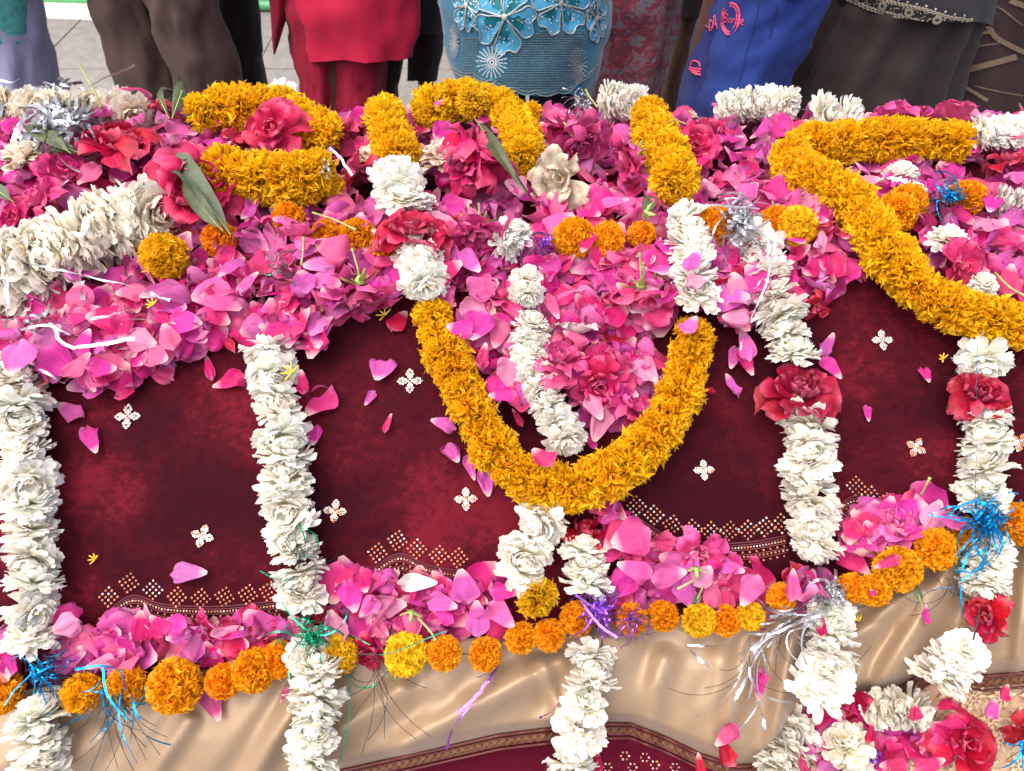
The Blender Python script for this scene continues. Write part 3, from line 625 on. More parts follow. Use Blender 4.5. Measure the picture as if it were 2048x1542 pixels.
# ---- roses, by hand
rl = rose
rl(245, 268, 150, 60, 25, RED, 'large crumpled crimson rose with a long stem, top left', False, h=.066, n=24, crush=1, stem=False)
rl(325, 205, 66, 90, 40, (.66, .02, .09), 'small crimson rose at the far edge beside the cream garland', h=.045, n=12)
rl(538, 252, 128, 250, 25, (.72, .03, .13), 'crumpled pinkish red rose lying on the doubled marigold garland', h=.085, n=16, crush=1)
rl(400, 368, 190, 320, 35, (.66, .02, .11), 'very large crimson rose under the big dark green leaf', h=.078, n=24, crush=.8, squash=.85)
rl(130, 335, 108, 340, 30, (.78, .04, .25), 'pink many petalled rose beside the green leaf at the left', h=.055, n=20, squash=.7)
rl(65, 392, 95, 200, 35, (.78, .06, .26), 'pink rose at the left edge above the thick cream garland', h=.055, n=16)
rl(20, 435, 80, 250, 30, (.76, .03, .2), 'pink rose half behind the thick cream garland at the left edge', h=.045, n=14)
rl(600, 525, 118, 270, 5, (.76, .09, .32), 'flat mauve pink rose facing up with a stem across it', h=.04, n=24)
rl(600, 452, 96, 90, 40, (.80, .10, .33), 'pale pink opened rose above the flat mauve rose', h=.06, n=10)
rl(722, 596, 124, 275, 104, (.80, .08, .30), 'pink rose lying face down with green sepals, left of the white garland section', True, h=.03, n=13)
rl(985, 290, 160, 20, 50, (.68, .02, .13), 'large folded crimson rose with a dark leaf, top centre', h=.088, n=20, squash=.75, crush=.5)
rl(915, 330, 120, 200, 50, (.66, .02, .16), 'folded crimson rose leaning on the faded tan flower', h=.08, n=16, squash=.55)
rl(1120, 358, 112, 250, 60, (.86, .80, .58), 'creamy white rose in the middle of the petal heap', True, h=.05, n=13, openness=.6, stem=False)
rl(1160, 290, 110, 285, 102, (.80, .09, .32), 'pink rose showing brown green sepals above the cream rose', True, h=.05, n=12, stem=False)
rl(1248, 318, 92, 200, 103, (.80, .06, .27), 'pink rose showing green sepals beside the right marigold column', True, h=.05, n=13)
rl(1130, 235, 84, 90, 30, (.78, .06, .3), 'pink rose at the far edge below the blue embroidered dress', h=.045, n=11)
rl(1392, 290, 92, 260, 40, (.78, .03, .17), 'hot pink rose right of the marigold column', h=.05, n=16)
rl(1425, 245, 92, 60, 25, (.76, .03, .18), 'hot pink rose near the far edge, right of centre', h=.05, n=16)
rl(1775, 215, 100, 110, 40, (.78, .07, .36), 'magenta rose at the far edge in front of the black skirt', h=.055, n=12)
rl(1832, 218, 78, 90, 20, (.64, .015, .08), 'red rose between two magenta roses at the far edge', h=.055, n=12)
rl(1902, 228, 104, 70, 60, (.80, .06, .26), 'pink rose with a torn open calyx at the far right edge', True, h=.06, n=15)
rl(2025, 310, 90, 100, 30, (.52, .008, .04), 'dark red rose at the right edge of the heap', h=.05, n=16)
rl(962, 470, 104, 275, 102, (.80, .07, .30), 'pink rose lying face down with long green sepals, centre', True, h=.045, n=11)
rl(1284, 602, 116, 272, 104, (.76, .05, .20), 'pink rose with green sepals at the lower edge of the heap inside the loop', True, h=.035, n=14)
rl(1005, 580, 96, 110, 35, (.80, .08, .30), 'pink rose cup right of the white section, inside the loop', h=.038, n=13)
rl(975, 655, 84, 250, 30, (.72, .02, .12), 'red pink rose below the pink cup inside the loop', h=.03, n=12)
rl(1020, 760, 104, 260, 45, (.62, .02, .10), 'dark pink rose between marigold loop and inner white garland', h=.024, n=10)
rl(1125, 705, 118, 60, 35, (.80, .09, .30), 'large soft pink rose on the inner white garland', h=.05, n=16)
rl(1200, 775, 124, 250, 30, (.78, .03, .17), 'deep pink rose with many petals above the bottom of the loop', h=.036, n=20)
rl(1265, 800, 84, 20, 40, (.78, .06, .28), 'pink rose touching the right arm of the marigold loop', h=.034, n=12)
rl(1285, 720, 74, 60, 30, (.78, .07, .34), 'small magenta rose with pale stamens inside the loop', h=.028, n=10)
rl(1150, 662, 82, 90, 60, (.86, .78, .74), 'white rose bud above the soft pink rose', h=.035, n=10, openness=.5)
rl(825, 446, 140, 90, 15, (.56, .012, .06), 'dark red rose threaded between two white sections of the long garland', h=.080, n=20, openness=.95)
rl(1640, 462, 76, 90, 60, (.56, .008, .04), 'dark red rose beside the lemon yellow pompom', h=.04, n=12, openness=.7)
rl(1600, 766, 138, 100, 35, (.42, .008, .045), 'red rose threaded in the white garland right of centre', h=.044, n=20, openness=1.0, crush=.7)
rl(1966, 778, 112, 95, 30, (.40, .008, .04), 'red rose threaded in the white garland at the right edge, above the middle', h=.042, n=18, openness=1.0)
rl(1968, 1235, 88, 260, 25, (.52, .008, .04), 'red rose threaded in the right edge garland over the satin', h=.03, n=15, openness=.85)
rl(1935, 535, 96, 280, 40, (.74, .04, .17), 'hot pink crumpled rose lying on the thick marigold garland', h=.055, n=11, crush=.6)
rl(1170, 1048, 110, 90, 70, (.62, .012, .06), 'red rose just below the bottom of the marigold loop', h=.016, n=10)
rl(1262, 1092, 108, 60, 35, (.80, .07, .30), 'large magenta rose right of the white garland fork', h=.028, n=12)
rl(1800, 1042, 112, 90, 30, (.80, .13, .42), 'pale magenta rose in front of the orange pompoms at the right', h=.034, n=14)
rl(1400, 1120, 104, 260, 40, (.80, .08, .30), 'pink rose in the lower petal strip under the curved sequin border', h=.028, n=13)
rl(742, 1312, 80, 260, 50, (.56, .012, .06), 'small dark red rose between two lemon yellow pompoms', h=.022, n=12, openness=.7)
rl(500, 1262, 96, 30, 30, (.72, .02, .12), 'hot pink rose at the end of the lower left petal strip', h=.024, n=9)
rl(425, 1275, 90, 250, 30, (.76, .05, .22), 'pink rose in the lower left petal strip', h=.022, n=9)
rl(640, 1225, 84, 200, 40, (.54, .01, .06), 'dark red rose behind the green tinsel', h=.018, n=9)
rl(1160, 262, 50, 120, 40, LIL, 'tiny lilac rose beside the marigold arch', h=.05, n=8)
rl(820, 1215, 90, 90, 40, (.80, .07, .32), 'pink rose in the lower strip beside a green bud', h=.022, n=10)
rl(910, 1210, 96, 280, 35, (.80, .09, .36), 'magenta rose in the lower strip left of the golden marigold', h=.024, n=11)
rl(1640, 620, 70, 280, 60, (.58, .02, .06), 'small red rose on the velvet edge right of the white garland', h=.02, n=8)
rl(1470, 580, 80, 270, 60, (.64, .02, .10), 'red pink rose hanging between the white sections', h=.03, n=8)
rl(690, 250, 80, 140, 40, (.66, .02, .12), 'crimson rose left of the yellow marigold column', h=.05, n=12)
rl(455, 265, 60, 140, 40, (.64, .02, .08), 'small red rose tucked under the upper marigold arm', h=.04, n=9)
rl(700, 330, 96, 160, 60, (.60, .02, .10), 'dark crimson rose between the two marigold columns at the left', h=.045, n=12)
rl(1760, 1455, 80, 90, 40, (.62, .012, .07), 'red rose on the brocade beside cream flowers', h=-.0, n=10) if False else None
rl(1945, 1490, 128, 80, 30, (.62, .01, .07), 'large red rose on the brocade in the bottom right corner', h=.016, n=14)
rl(2060, 1480, 80, 180, 30, (.45, .008, .04), 'dark red rose cut by the right edge at the bottom', h=.016, n=12)
rl(1690, 1405, 90, 200, 50, (.56, .01, .05), 'crumpled red rose under the white garland at the bottom', h=-.0 + .012, n=9, crush=1)
rl(1600, 1180, 84, 270, 60, (.52, .008, .04), 'dark red rose below the end of the white garland right of centre', h=.016, n=9)

# ---- leaves and stems
def leaf(P0, P1, w, h, label, mats=None, bend=.25, stemlen=0, h2=None, roll=0):
    a, n = place(*P0, h, ALLB); b, _ = place(*P1, h if h2 is None else h2, ALLB); y = (b - a); L = y.length; z = (n - y.normalized() * n.dot(y.normalized())).normalized(); z = Matrix.Rotation(R(roll), 3, y) @ z
    r = bpy.data.objects.new('rose_leaf', leafgeo(L, w * mpp(a), bend, random.random() * 9, mats=mats, name='rose_leaf')); r.matrix_world = frame(a, z, y.normalized(), 1); link(r, None, label, 'leaf')
leaf((455, 462), (305, 290), 48, .085, 'long dark green leaf with grey green side lying on the very large crimson rose', [M_LEAFB, M_STEM], .12, roll=30)
leaf((440, 455), (350, 345), 40, .092, 'narrow dark leaf folded against the long grey green leaf', None, .1, roll=-30)
leaf((135, 302), (38, 240), 38, .07, 'olive green leaf beside the pink many petalled rose at the left', None, .15)
leaf((160, 308), (90, 295), 26, .06, 'small olive leaflet under the olive leaf at the left', None, .2)
leaf((345, 232), (362, 152), 26, .07, 'curled brownish green leaf sticking up at the far edge', None, .3, roll=40)
leaf((338, 232), (338, 165), 18, .07, 'second narrow leaf sticking up at the far edge', None, .3, roll=-40)
leaf((955, 245), (1045, 370), 26, .10, 'dark olive leaf folded over the large crimson rose, top centre', None, .15, roll=30)
leaf((1290, 430), (1308, 385), 30, .05, 'small dark sepal leaf left of the white section', None, .2)
leaf((1400, 1185), (1385, 1215), 14, .04, 'tiny grey green leaf on the lower strip', None, .2)
leaf((1842, 1205), (1832, 1168), 16, .022, 'small grey green leaf lying on the satin border', [M_LEAFB, M_STEM], .1)
leaf((20, 400), (-30, 370), 30, .06, 'grey green leaf at the left edge', [M_LEAFB, M_STEM], .2)
def stem(P, label, r=.0013, name='stalk'):
    Q = catmull([place(a, b, h, ALLB)[0] for a, b, h in P], 6); mb = MB(); tube(mb, Q, [r] * (len(Q) - 2) + [r * 1.2, r * 1.7], 6); o = mb.obj(name, M_STEM, None, label=label, cat='stem')
stem([(205, 218, .06), (185, 175, .085), (158, 128, .105)], 'long bare stem standing up from the crumpled crimson rose, top left')
stem([(602, 530, .062), (606, 505, .066), (607, 475, .068)], 'brown stem lying on the flat mauve rose')
stem([(625, 425, .06), (670, 440, .066), (712, 460, .066)], 'thin tan stem reaching to the orange pompoms')
stem([(1325, 255, .075), (1345, 240, .082), (1372, 248, .08)], 'curved dark stem on top of the right marigold column', .0009)
stem([(1378, 222, .055), (1392, 232, .055), (1400, 240, .05)], 'short green stem at the far edge in front of the jeans')
stem([(936, 470, .06), (940, 440, .07), (936, 408, .08)], 'green stem standing on the face down pink rose, centre')
stem([(1285, 565, .05), (1288, 545, .06), (1286, 525, .07)], 'green stem standing on the sepals inside the loop')
stem([(1990, 545, .05), (2020, 575, .055), (2050, 592, .055)], 'green stem over the thick marigold garland at the right edge')
stem([(835, 1235, .04), (860, 1262, .045), (872, 1282, .045)], 'green bud stem between the yellow and orange pompoms')
stem([(1842, 990, .03), (1852, 970, .04), (1860, 955, .045)], 'green pointed stem end above the pale magenta rose')
stem([(1388, 1160, .045), (1370, 1170, .05), (1355, 1178, .05)], 'short green stem above the lemon pompom')
stem([(1195, 215, .06), (1178, 192, .07), (1172, 180, .07)], 'thin stem in the silver tinsel at the far edge')
def bud(u, v, size, az, label, h=.035):
    p, n = place(u, v, h, ALLB); z = (n * .5 + tang(n, az) * .9).normalized(); s = size * mpp(p) / .03; r = empty('rose_calyx', p, label, 'calyx'); M = frame(p, z, z.orthogonal(), s)
    put('sepal_ring', CALYX, M, r, (1, 1, 1)); put('stem', STEM, M @ Matrix.Diagonal((1, 1, .6, 1)), r, (1, 1, 1))
bud(822, 1222, 34, 100, 'green bud calyx on the lower petal strip', .042)
bud(1392, 1135, 34, 100, 'green calyx on the lower strip right of centre', .045)
bud(1290, 425, 34, 200, 'dark green calyx left of the right white section', .06)
bud(1665, 560, 26, 20, 'brownish calyx on the velvet edge right of the white garland', .02)

# ---- individual petals placed by hand
G1 = 'petals fallen on the bare velvet'; 
for a in [
 (765, 737, 60, 260, LIL, 'pale magenta petal beside the silver sequin motif left of the loop', .008, 1.0), (740, 796, 34, 240, LIL, 'small lilac petal on the velvet below the pale magenta one', .006, .95),
 (776, 846, 46, 80, PNK, 'narrow pink petal, lowest of three left of the loop', .006, .55), (887, 848, 50, 160, LIL, 'lilac petal tucked under the left arm of the loop', .008, .9),
 (905, 905, 58, 300, LIL, 'long pointed lilac petal below the left arm of the loop', .008, .8), (940, 935, 52, 290, LIL, 'pink pointed petal in the middle of three under the loop', .007, .6),
 (972, 962, 60, 280, LIL, 'mauve petal lowest under the left arm of the loop', .008, .75), (376, 1146, 76, 0, (.72, .20, .55), 'large single lilac petal lying on the velvet above the lower left strip', .006, .8),
 (182, 878, 62, 300, MAG, 'magenta petal on the velvet right of the left edge garland', .008, .85), (140, 822, 58, 150, (.70, .12, .45), 'lilac petal touching the magenta one near the left edge garland', .010, .7),
 (1465, 770, 52, 110, LIL, 'lilac petal on the velvet between loop and right white garland', .006, .8), (1492, 690, 64, 100, (.76, .14, .5), 'large lilac petal high between the loop and the right white garland', .02, .8),
 (1468, 715, 50, 250, LIL, 'lilac petal half under the large lilac one', .012, .8), (1492, 722, 60, 290, HOT, 'hot pink folded petal under the large lilac petal', .016, .55), (1418, 780, 26, 180, RED, 'tiny dark pink petal beside the right arm of the loop', .004, .6),
 (1850, 748, 44, 270, MAG, 'magenta petal alone on the velvet at the right', .006, .8), (1735, 826, 34, 270, MAG, 'small magenta petal on the velvet right of the white garland', .006, .9),
 (797, 642, 50, 60, RED, 'heart shaped red petal left of the loop top', .010, 1.0), (1085, 915, 52, 130, (.80, .05, .22), 'bright pink petal lying on the bottom of the marigold loop', .066, 1.0), (1006, 790, 54, 180, MAG, 'magenta petal with white point on the left arm of the loop', .06, .9),
 (640, 803, 74, 240, (.80, .05, .26), 'large hot pink petal right of the white garland left of centre', .012, .95), (628, 868, 50, 270, MAG, 'magenta folded petal below the large hot pink petal', .008, .7), (625, 690, 60, 200, MAG, 'magenta petal against the top of the left white garland', .02, .8),
 (605, 765, 52, 100, HOT, 'small pink petal under an orange floret on the white garland', .03, .6), (1655, 690, 58, 60, LIL, 'round lilac petal right of the threaded red rose, upper', .016, .8), (1662, 735, 56, 300, MAG, 'magenta petal right of the threaded red rose, lower', .02, .8),
 (172, 765, 70, 200, LIL, 'lilac petal at the lower edge of the left heap', .012, .9), (198, 770, 60, 30, MAG, 'magenta petal beside the lilac one at the left heap edge', .010, .9), (250, 752, 50, 40, MAG, 'round magenta petal on the velvet near the left heap', .007, .9),
 (318, 742, 66, 150, (.78, .08, .22), 'pink petal on the velvet edge of the left heap', .010, .8), (258, 835, 10, 0, MAG, 'tiny petal fleck on the left sequin motif', .004, 1.0), (325, 690, 62, 60, LIL, 'pale lilac petal above the pink one at the left heap edge', .014, .9), (385, 698, 60, 10, LIL, 'broad lilac petal beside the pale one at the left heap edge', .012, .8),
 (455, 683, 64, 130, (.74, .04, .14), 'narrow crimson petal at the heap edge left of the white garland', .014, .5), (418, 735, 56, 110, HOT, 'hot pink curled petal left of the white garland', .010, .5), (460, 762, 66, 200, HOT, 'hot pink wide petal touching the left white garland', .010, .6),
 (35, 715, 84, 280, (.76, .16, .5), 'large lilac petal on the left edge garland', .07, .8), (100, 745, 80, 250, (.62, .02, .08), 'red limp petal hanging beside the left edge garland', .02, .4),
 (425, 1405, 72, 300, (.70, .10, .32), 'mauve petal on the satin beside the orange pompoms', .012, .7), (1852, 1230, 40, 80, MAG, 'small magenta petal lying on the right satin', .008, .75), (1520, 1368, 58, 250, MAG, 'magenta petal on the satin by the silver tinsel', .014, .7),
 (1645, 1262, 54, 250, (.74, .02, .16), 'hot pink petal on the white garland below the silver bow', .064, .8), (1455, 1470, 60, 230, (.74, .10, .30), 'pink petal hanging at the hem above a red one', .02, .6), (1450, 1505, 54, 90, (.62, .01, .05), 'red petal at the bottom of the satin point', .016, .9),
 (1165, 1340, 22, 90, MAG, 'tiny magenta petal beside the white garland on the satin', .01, .8), (568, 1390, 30, 250, (.72, .05, .2), 'tiny pink petal beside the white garland under the pompoms', .02, .7), (1745, 1185, 22, 90, MAG, 'tiny magenta petal stuck on an orange pompom', .068, .9),
 (1380, 650, 52, 60, (.76, .16, .48), 'lilac petal on top of the right arm of the loop', .07, .9), (1335, 590, 58, 30, MAG, 'oval magenta petal beside the green calyx inside the loop', .07, .85), (1388, 520, 56, 60, LIL, 'lilac petal on the right white section', .08, .8), (1395, 562, 48, 20, PALE, 'pale pink petal on the right white section', .08, .8),
 (1290, 665, 40, 120, PALE, 'small pale petal on the dark velvet inside the loop', .01, .5), (1225, 672, 58, 200, (.64, .015, .07), 'red petal left of the right arm inside the loop', .02, 1.0), (1180, 880, 44, 120, MAG, 'small pink petal at the bottom inside the loop', .016, .6), (1035, 835, 40, 120, (.7, .02, .10), 'dark pink petal inside the loop beside the inner white garland', .014, .5),
 (878, 205, 46, 90, (.78, .18, .42), 'pink pointed petal standing on the marigold arch', .10, .7), (265, 182, 66, 200, (.80, .08, .28), 'pink petal at the far edge on the cream garland', .085, .7), (495, 565, 58, 60, (.78, .14, .42), 'lilac petal above the edge of the heap left of centre', .05, .9),
 (330, 585, 92, 230, (.76, .16, .5), 'very large lilac petal below the yellow marigold', .05, .9), (345, 610, 70, 330, LIL, 'lilac petal tucked under the very large one', .042, .9), (130, 655, 96, 200, (.70, .14, .45), 'big lilac petal under the silver strips', .04, .9), (835, 1165, 74, 0, WHT, 'white petal on the lower strip below the centre sequin border', .035, .5),
 (1262, 1075, 76, 200, (.78, .08, .3), 'large magenta petal on the lower strip right of the fork', .05, 1.1), (1270, 1140, 70, 160, (.80, .10, .38), 'magenta petal with a pale midline below the large one', .05, .9), (1335, 1150, 72, 10, (.80, .13, .42), 'magenta petal with pale veins in the middle of the lower strip', .05, .8),
 (1620, 1190, 72, 130, (.78, .14, .40), 'large pale magenta petal left of the silver bow', .05, .9), (1585, 1170, 60, 80, (.78, .12, .4), 'magenta petal behind the large pale one by the silver bow', .046, .9), (1500, 1180, 66, 240, (.80, .16, .44), 'pale magenta petal above the small yellow pompom', .05, .8),
 (1732, 1040, 64, 250, (.76, .15, .5), 'lilac petal left of the pale magenta rose', .03, .8), (1715, 1085, 60, 150, (.84, .40, .42), 'pale pinkish petal beside the white garland over the border', .03, .8), (1775, 1125, 56, 200, (.76, .06, .22), 'pink petal lying across the orange pompoms', .07, .7), (1900, 1040, 62, 150, (.80, .13, .42), 'long pale magenta petal pointing at the blue tinsel', .05, .5),
 (1985, 1418, 40, 60, (.66, .10, .45), 'lilac petal lying on the brocade', .006, .9), (2010, 1385, 34, 60, (.66, .03, .15), 'pink petal near the hem at the bottom right', .006, .8), (1830, 1425, 34, 80, (.72, .03, .14), 'hot pink petal on the cream flowers, bottom right', .05, .9), (1890, 1410, 46, 200, (.72, .02, .1), 'hot pink petal beside the hem at the bottom right', .012, .8),
 (1850, 1480, 50, 250, (.66, .02, .1), 'dark pink petal left of the large red rose', .012, .6), (1605, 1525, 40, 90, (.7, .06, .2), 'pink petal at the bottom edge between white flowers', .02, .8), (1790, 1530, 60, 180, (.74, .05, .2), 'pink petal at the bottom edge on the brocade', .02, .8), (1860, 1530, 60, 20, (.74, .04, .18), 'hot pink petal at the bottom edge near the large red rose', .02, .8),
 (1400, 1535, 50, 90, (.60, .01, .06), 'red petal at the bottom edge beside the hem', .0, .8), (1195, 1525, 40, 90, (.6, .01, .06), 'red petal at the bottom right of the white garland end', .01, .8), (1740, 1465, 44, 70, (.6, .01, .07), 'red petal between cream flowers at the bottom', .04, .6)]:
    u, v, size, ang, col, lab, h, w = a
    loose(u, v, size * 1.08, ang, col, lab, h, tilt=random.uniform(5, 28), taz=random.uniform(60, 120), group=None, width=w)

# small yellow florets fallen about
for u, v, s, lab in [(272 - 82, 1118, .006, 'tiny dried yellow floret alone on the velvet at the lower left'), (583, 745, .011, 'orange floret stuck to the left white garland'), (770, 630, .010, 'yellow trumpet floret left of the loop top'), (305, 610, .007, 'orange floret on the very large lilac petal'), (1720, 1240, .006, 'white and yellow floret on the right satin'), (1886, 718, .006, 'thin curled yellow floret on the velvet at the right')]:
    p, n = place(u, v, .006 if u not in (583, 305) else .06, ALLB); mb = MB()
    for k in range(5):
        a = tang(n, k * 50 + 40); tube(mb, [p, p + a * s * .6 + n * .002, p + a * s + n * .004], [.0012, .001, .0007], 4)
    mb.obj('floret', M_YCORE, None, label=lab, cat='floret')

# ---- the heaps of petals
def inside(x, y, P):
    c = False; j = len(P) - 1
    for i in range(len(P)):
        if (P[i][1] > y) != (P[j][1] > y) and x < (P[j][0] - P[i][0]) * (y - P[i][1]) / (P[j][1] - P[i][1]) + P[i][0]: c = not c
        j = i
    return c
BEDA = [(-400, 224), (2500, 224), (2500, 560), (2048, 590), (1960, 585), (1860, 500), (1770, 440), (1700, 490), (1690, 560), (1650, 610), (1600, 640), (1560, 600), (1500, 640), (1460, 660), (1440, 600), (1400, 590), (1330, 600), (1320, 640), (1240, 650), (1200, 640), (1100, 720), (1060, 800), (1010, 790), (960, 740), (930, 680), (880, 600), (840, 575), (790, 590), (720, 620), (650, 630), (640, 680), (590, 700), (530, 690), (490, 670), (440, 700), (380, 690), (300, 720), (270, 760), (130, 760), (100, 740), (60, 700), (-400, 720)]
BEDL = [[(120, 1235), (200, 1250), (330, 1240), (440, 1245), (560, 1235), (600, 1260), (560, 1300), (440, 1320), (350, 1310), (240, 1330), (130, 1330)], [(-300, 1290), (20, 1270), (20, 1340), (-300, 1380)],
        [(650, 1120), (720, 1150), (800, 1165), (900, 1150), (990, 1130), (1010, 1180), (1010, 1270), (900, 1285), (760, 1280), (670, 1280)], [(1210, 1010), (1270, 1060), (1330, 1080), (1400, 1110), (1480, 1125), (1580, 1160), (1650, 1160), (1640, 1215), (1500, 1230), (1360, 1230), (1230, 1210)],
        [(1690, 1060), (1740, 1010), (1860, 1000), (1900, 1030), (1850, 1080), (1760, 1110), (1700, 1130)], [(1150, 640), (1330, 610), (1350, 700), (1330, 800), (1290, 850), (1190, 850), (1140, 790)], [(2070, 1000), (2500, 940), (2500, 990), (2070, 1050)]]
REG = [(0, 330, 215, 400, 'in the heap at the top left'), (330, 700, 215, 400, 'in the heap around the doubled marigold garland'), (700, 1100, 215, 400, 'in the heap inside the marigold arch, top centre'), (1100, 1400, 215, 430, 'in the heap between the arch and the right marigold column'), (1400, 1620, 215, 430, 'in the heap behind the silver tinsel bow'), (1620, 2600, 215, 430, 'in the heap around the folded marigold garland'),
       (-400, 330, 400, 800, 'in the left heap below the thick cream garland'), (330, 560, 400, 800, 'in the heap between the yellow marigold and the flat mauve rose'), (560, 860, 400, 800, 'in the heap left of the U shaped garland'), (860, 1140, 400, 860, 'in the heap inside the U shaped garland, left half'), (1140, 1460, 400, 860, 'in the heap inside the U shaped garland, right half'), (1460, 1750, 400, 800, 'in the heap beside the right white garland'), (1750, 2600, 400, 800, 'in the heap at the far right'),
       (-400, 640, 1150, 1500, 'in the strip above the lower left pompoms'), (640, 1020, 1090, 1400, 'in the strip above the lemon yellow pompoms'), (1020, 1660, 1000, 1300, 'in the strip under the curved sequin border'), (1660, 2600, 900, 1200, 'in the strip above the right pompoms')]
CN = [('magenta', MAG), ('lilac pink', LIL), ('pink', PNK), ('hot pink', HOT), ('pale pink', (.84, .30, .50)), ('magenta', (.76, .05, .40))]
big = MB(); nst = 0; made = 0
def scatter_stuff(poly, n, hmax, hmin=0.0, szr=(.75, 1.15)):
    xs = [p[0] for p in poly]; ys = [p[1] for p in poly]; c = 0; tries = 0
    while c < n and tries < n * 6:
        tries += 1; u = random.uniform(max(-250, min(xs)), min(2300, max(xs))); v = random.uniform(min(ys), max(ys))
        if not inside(u, v, poly): continue
        if len(poly) > 20 and v < 400 and random.random() < .25: continue
        h = random.uniform(hmin, hmax); p, nn = place(u, v, h, BASE)
        z = (nn + Vector((random.gauss(0, .55), random.gauss(0, .55), random.gauss(0, .35)))).normalized(); y = tang(nn, random.uniform(0, 360)); 
        V, Fc, uv = random.choice(LOWV); s = random.uniform(*szr) * 1.12
        M = frame(p, z if random.random() < .75 else -z, y if abs(y.dot(z)) < .95 else z.orthogonal(), (s, s, s)); big.add(rot_np(M, V), Fc, uv, random.random()); c += 1
scatter_stuff(BEDA, 2300, .034, .002)
for P in BEDL: scatter_stuff(P, 60 if P[0][0] not in (-300, 2070) else 50, .022, .002)
scatter_stuff([(1560, 1430), (1700, 1420), (1900, 1420), (1900, 1545), (1560, 1545)], 30, .004, -.004)
o = big.obj('petal_heap', M_BED, None, kind='stuff', label='thick heap of loose pink and magenta rose petals over the cloth', cat='petals')
LM = [(250, 262, 'the crumpled crimson rose'), (130, 335, 'the pink many petalled rose'), (50, 315, 'the cream flower at the left edge'), (65, 392, 'the pink rose at the left edge'), (400, 368, 'the very large crimson rose'), (540, 250, 'the rose on the doubled marigolds'),
      (328, 512, 'the single yellow marigold'), (600, 525, 'the flat mauve rose'), (720, 590, 'the face down pink rose'), (650, 470, 'the left orange pompoms'), (330, 585, 'the very large lilac petal'), (130, 655, 'the silver strips'), (480, 480, 'the pompoms near the leafed rose'), (545, 690, 'the top of the second white garland'), (40, 800, 'the top of the left edge garland'),
      (825, 447, 'the dark red threaded rose'), (790, 280, 'the yellow marigold column'), (888, 318, 'the faded tan flower'), (985, 290, 'the folded crimson rose'), (1120, 358, 'the creamy white rose'), (1245, 310, 'the sepalled rose by the right column'), (960, 455, 'the rose with long sepals'), (1030, 470, 'the daisy like white flower'),
      (1190, 476, 'the three centre pompoms'), (1320, 300, 'the right marigold column'), (1392, 290, 'the hot pink rose'), (1480, 440, 'the silver tinsel bow behind the garland'), (1592, 452, 'the lemon pompom of the heap'), (1640, 462, 'the dark red rose by the lemon pompom'), (1700, 285, 'the folded marigold garland'), (1775, 215, 'the magenta rose at the far edge'), (1902, 228, 'the rose with torn calyx'), (2025, 310, 'the dark red rose at the right edge'),
      (1900, 392, 'the blue tinsel of the heap'), (1892, 482, 'the white flower in lilac petals'), (1935, 535, 'the crumpled rose on the thick garland'), (1550, 570, 'the right white garland'), (1385, 520, 'the white section of the right column'), (1282, 592, 'the sepalled rose inside the loop'), (1005, 580, 'the pink rose cup'), (975, 655, 'the red pink rose inside the loop'), (1060, 600, 'the inner white garland'), (1125, 705, 'the soft pink rose'), (1200, 775, 'the deep pink many petalled rose'),
      (200, 1290, 'the left end of the lower strip'), (350, 1330, 'the largest orange pompom'), (425, 1275, 'the lower left pink rose'), (500, 1262, 'the lower left hot pink rose'), (700, 1190, 'the green tinsel'), (820, 1215, 'the green bud'), (910, 1210, 'the lower magenta rose'), (980, 1160, 'the fork of the white garland'), (1262, 1092, 'the large magenta rose'), (1400, 1120, 'the pink rose under the sequin border'), (1500, 1190, 'the small lemon pompom'), (1600, 1190, 'the silver bow'), (1800, 1042, 'the pale magenta rose')]
USEDL = set()
def lm_label(cn, u, v, reg):
    near = sorted(LM, key=lambda a: (a[0] - u) ** 2 + (a[1] - v) ** 2)[:4]
    for a, b, t in near:
        dx, dy = u - a, v - b; dr = ('touching' if math.hypot(dx, dy) < 36 else 'just right of' if dx > abs(dy) else 'just left of' if -dx > abs(dy) else 'just below' if dy > 0 else 'just above')
        if math.hypot(dx, dy) > 105: dr = dr.replace('just ', 'a little way ') if 'just' in dr else dr
        dr = dr.replace('way below', 'below').replace('way above', 'above').replace('way left', 'way left').replace('a little below', 'some way below').replace('a little above', 'some way above')
        L = f'{cn} rose petal {dr} {t}'
        if L not in USEDL and len(L.split()) <= 16: USEDL.add(L); return L
    return f'{cn} rose petal {reg}'
def scatter_ind(poly, n, hmin, hmax, size):
    xs = [p[0] for p in poly]; ys = [p[1] for p in poly]; pts = []; best = []; tries = 0
    while len(pts) < n and tries < 6000:
        tries += 1; u = random.uniform(max(-20, min(xs)), min(2068, max(xs))); v = random.uniform(min(ys), max(ys))
        if not inside(u, v, poly) or any((u - a) ** 2 + (1.4 * (v - b)) ** 2 < (size * .44) ** 2 for a, b in pts): continue
        pts.append((u, v)); cn, cc = random.choice(CN)
        reg = next((t for a, b, c, d, t in REG if a <= u < b and c <= v < d), 'in the heap')
        loose(u, v, random.uniform(.8, 1.15) * size * (1 if v > 400 else .88), random.uniform(0, 360), cc, lm_label(cn, u, v, reg), random.uniform(hmin, hmax), tilt=abs(random.gauss(0, 19)), taz=random.uniform(0, 360), group='loose rose petals ' + reg, flip=random.random() < .22, width=random.uniform(.75, 1.1), bvh=BASE)
scatter_ind([(a, b - 2) if b < 300 else (a, b) for a, b in BEDA], 175, .038, .052, 68)
for P in BEDL[:6]: scatter_ind(P, 13, .024, .036, 65)

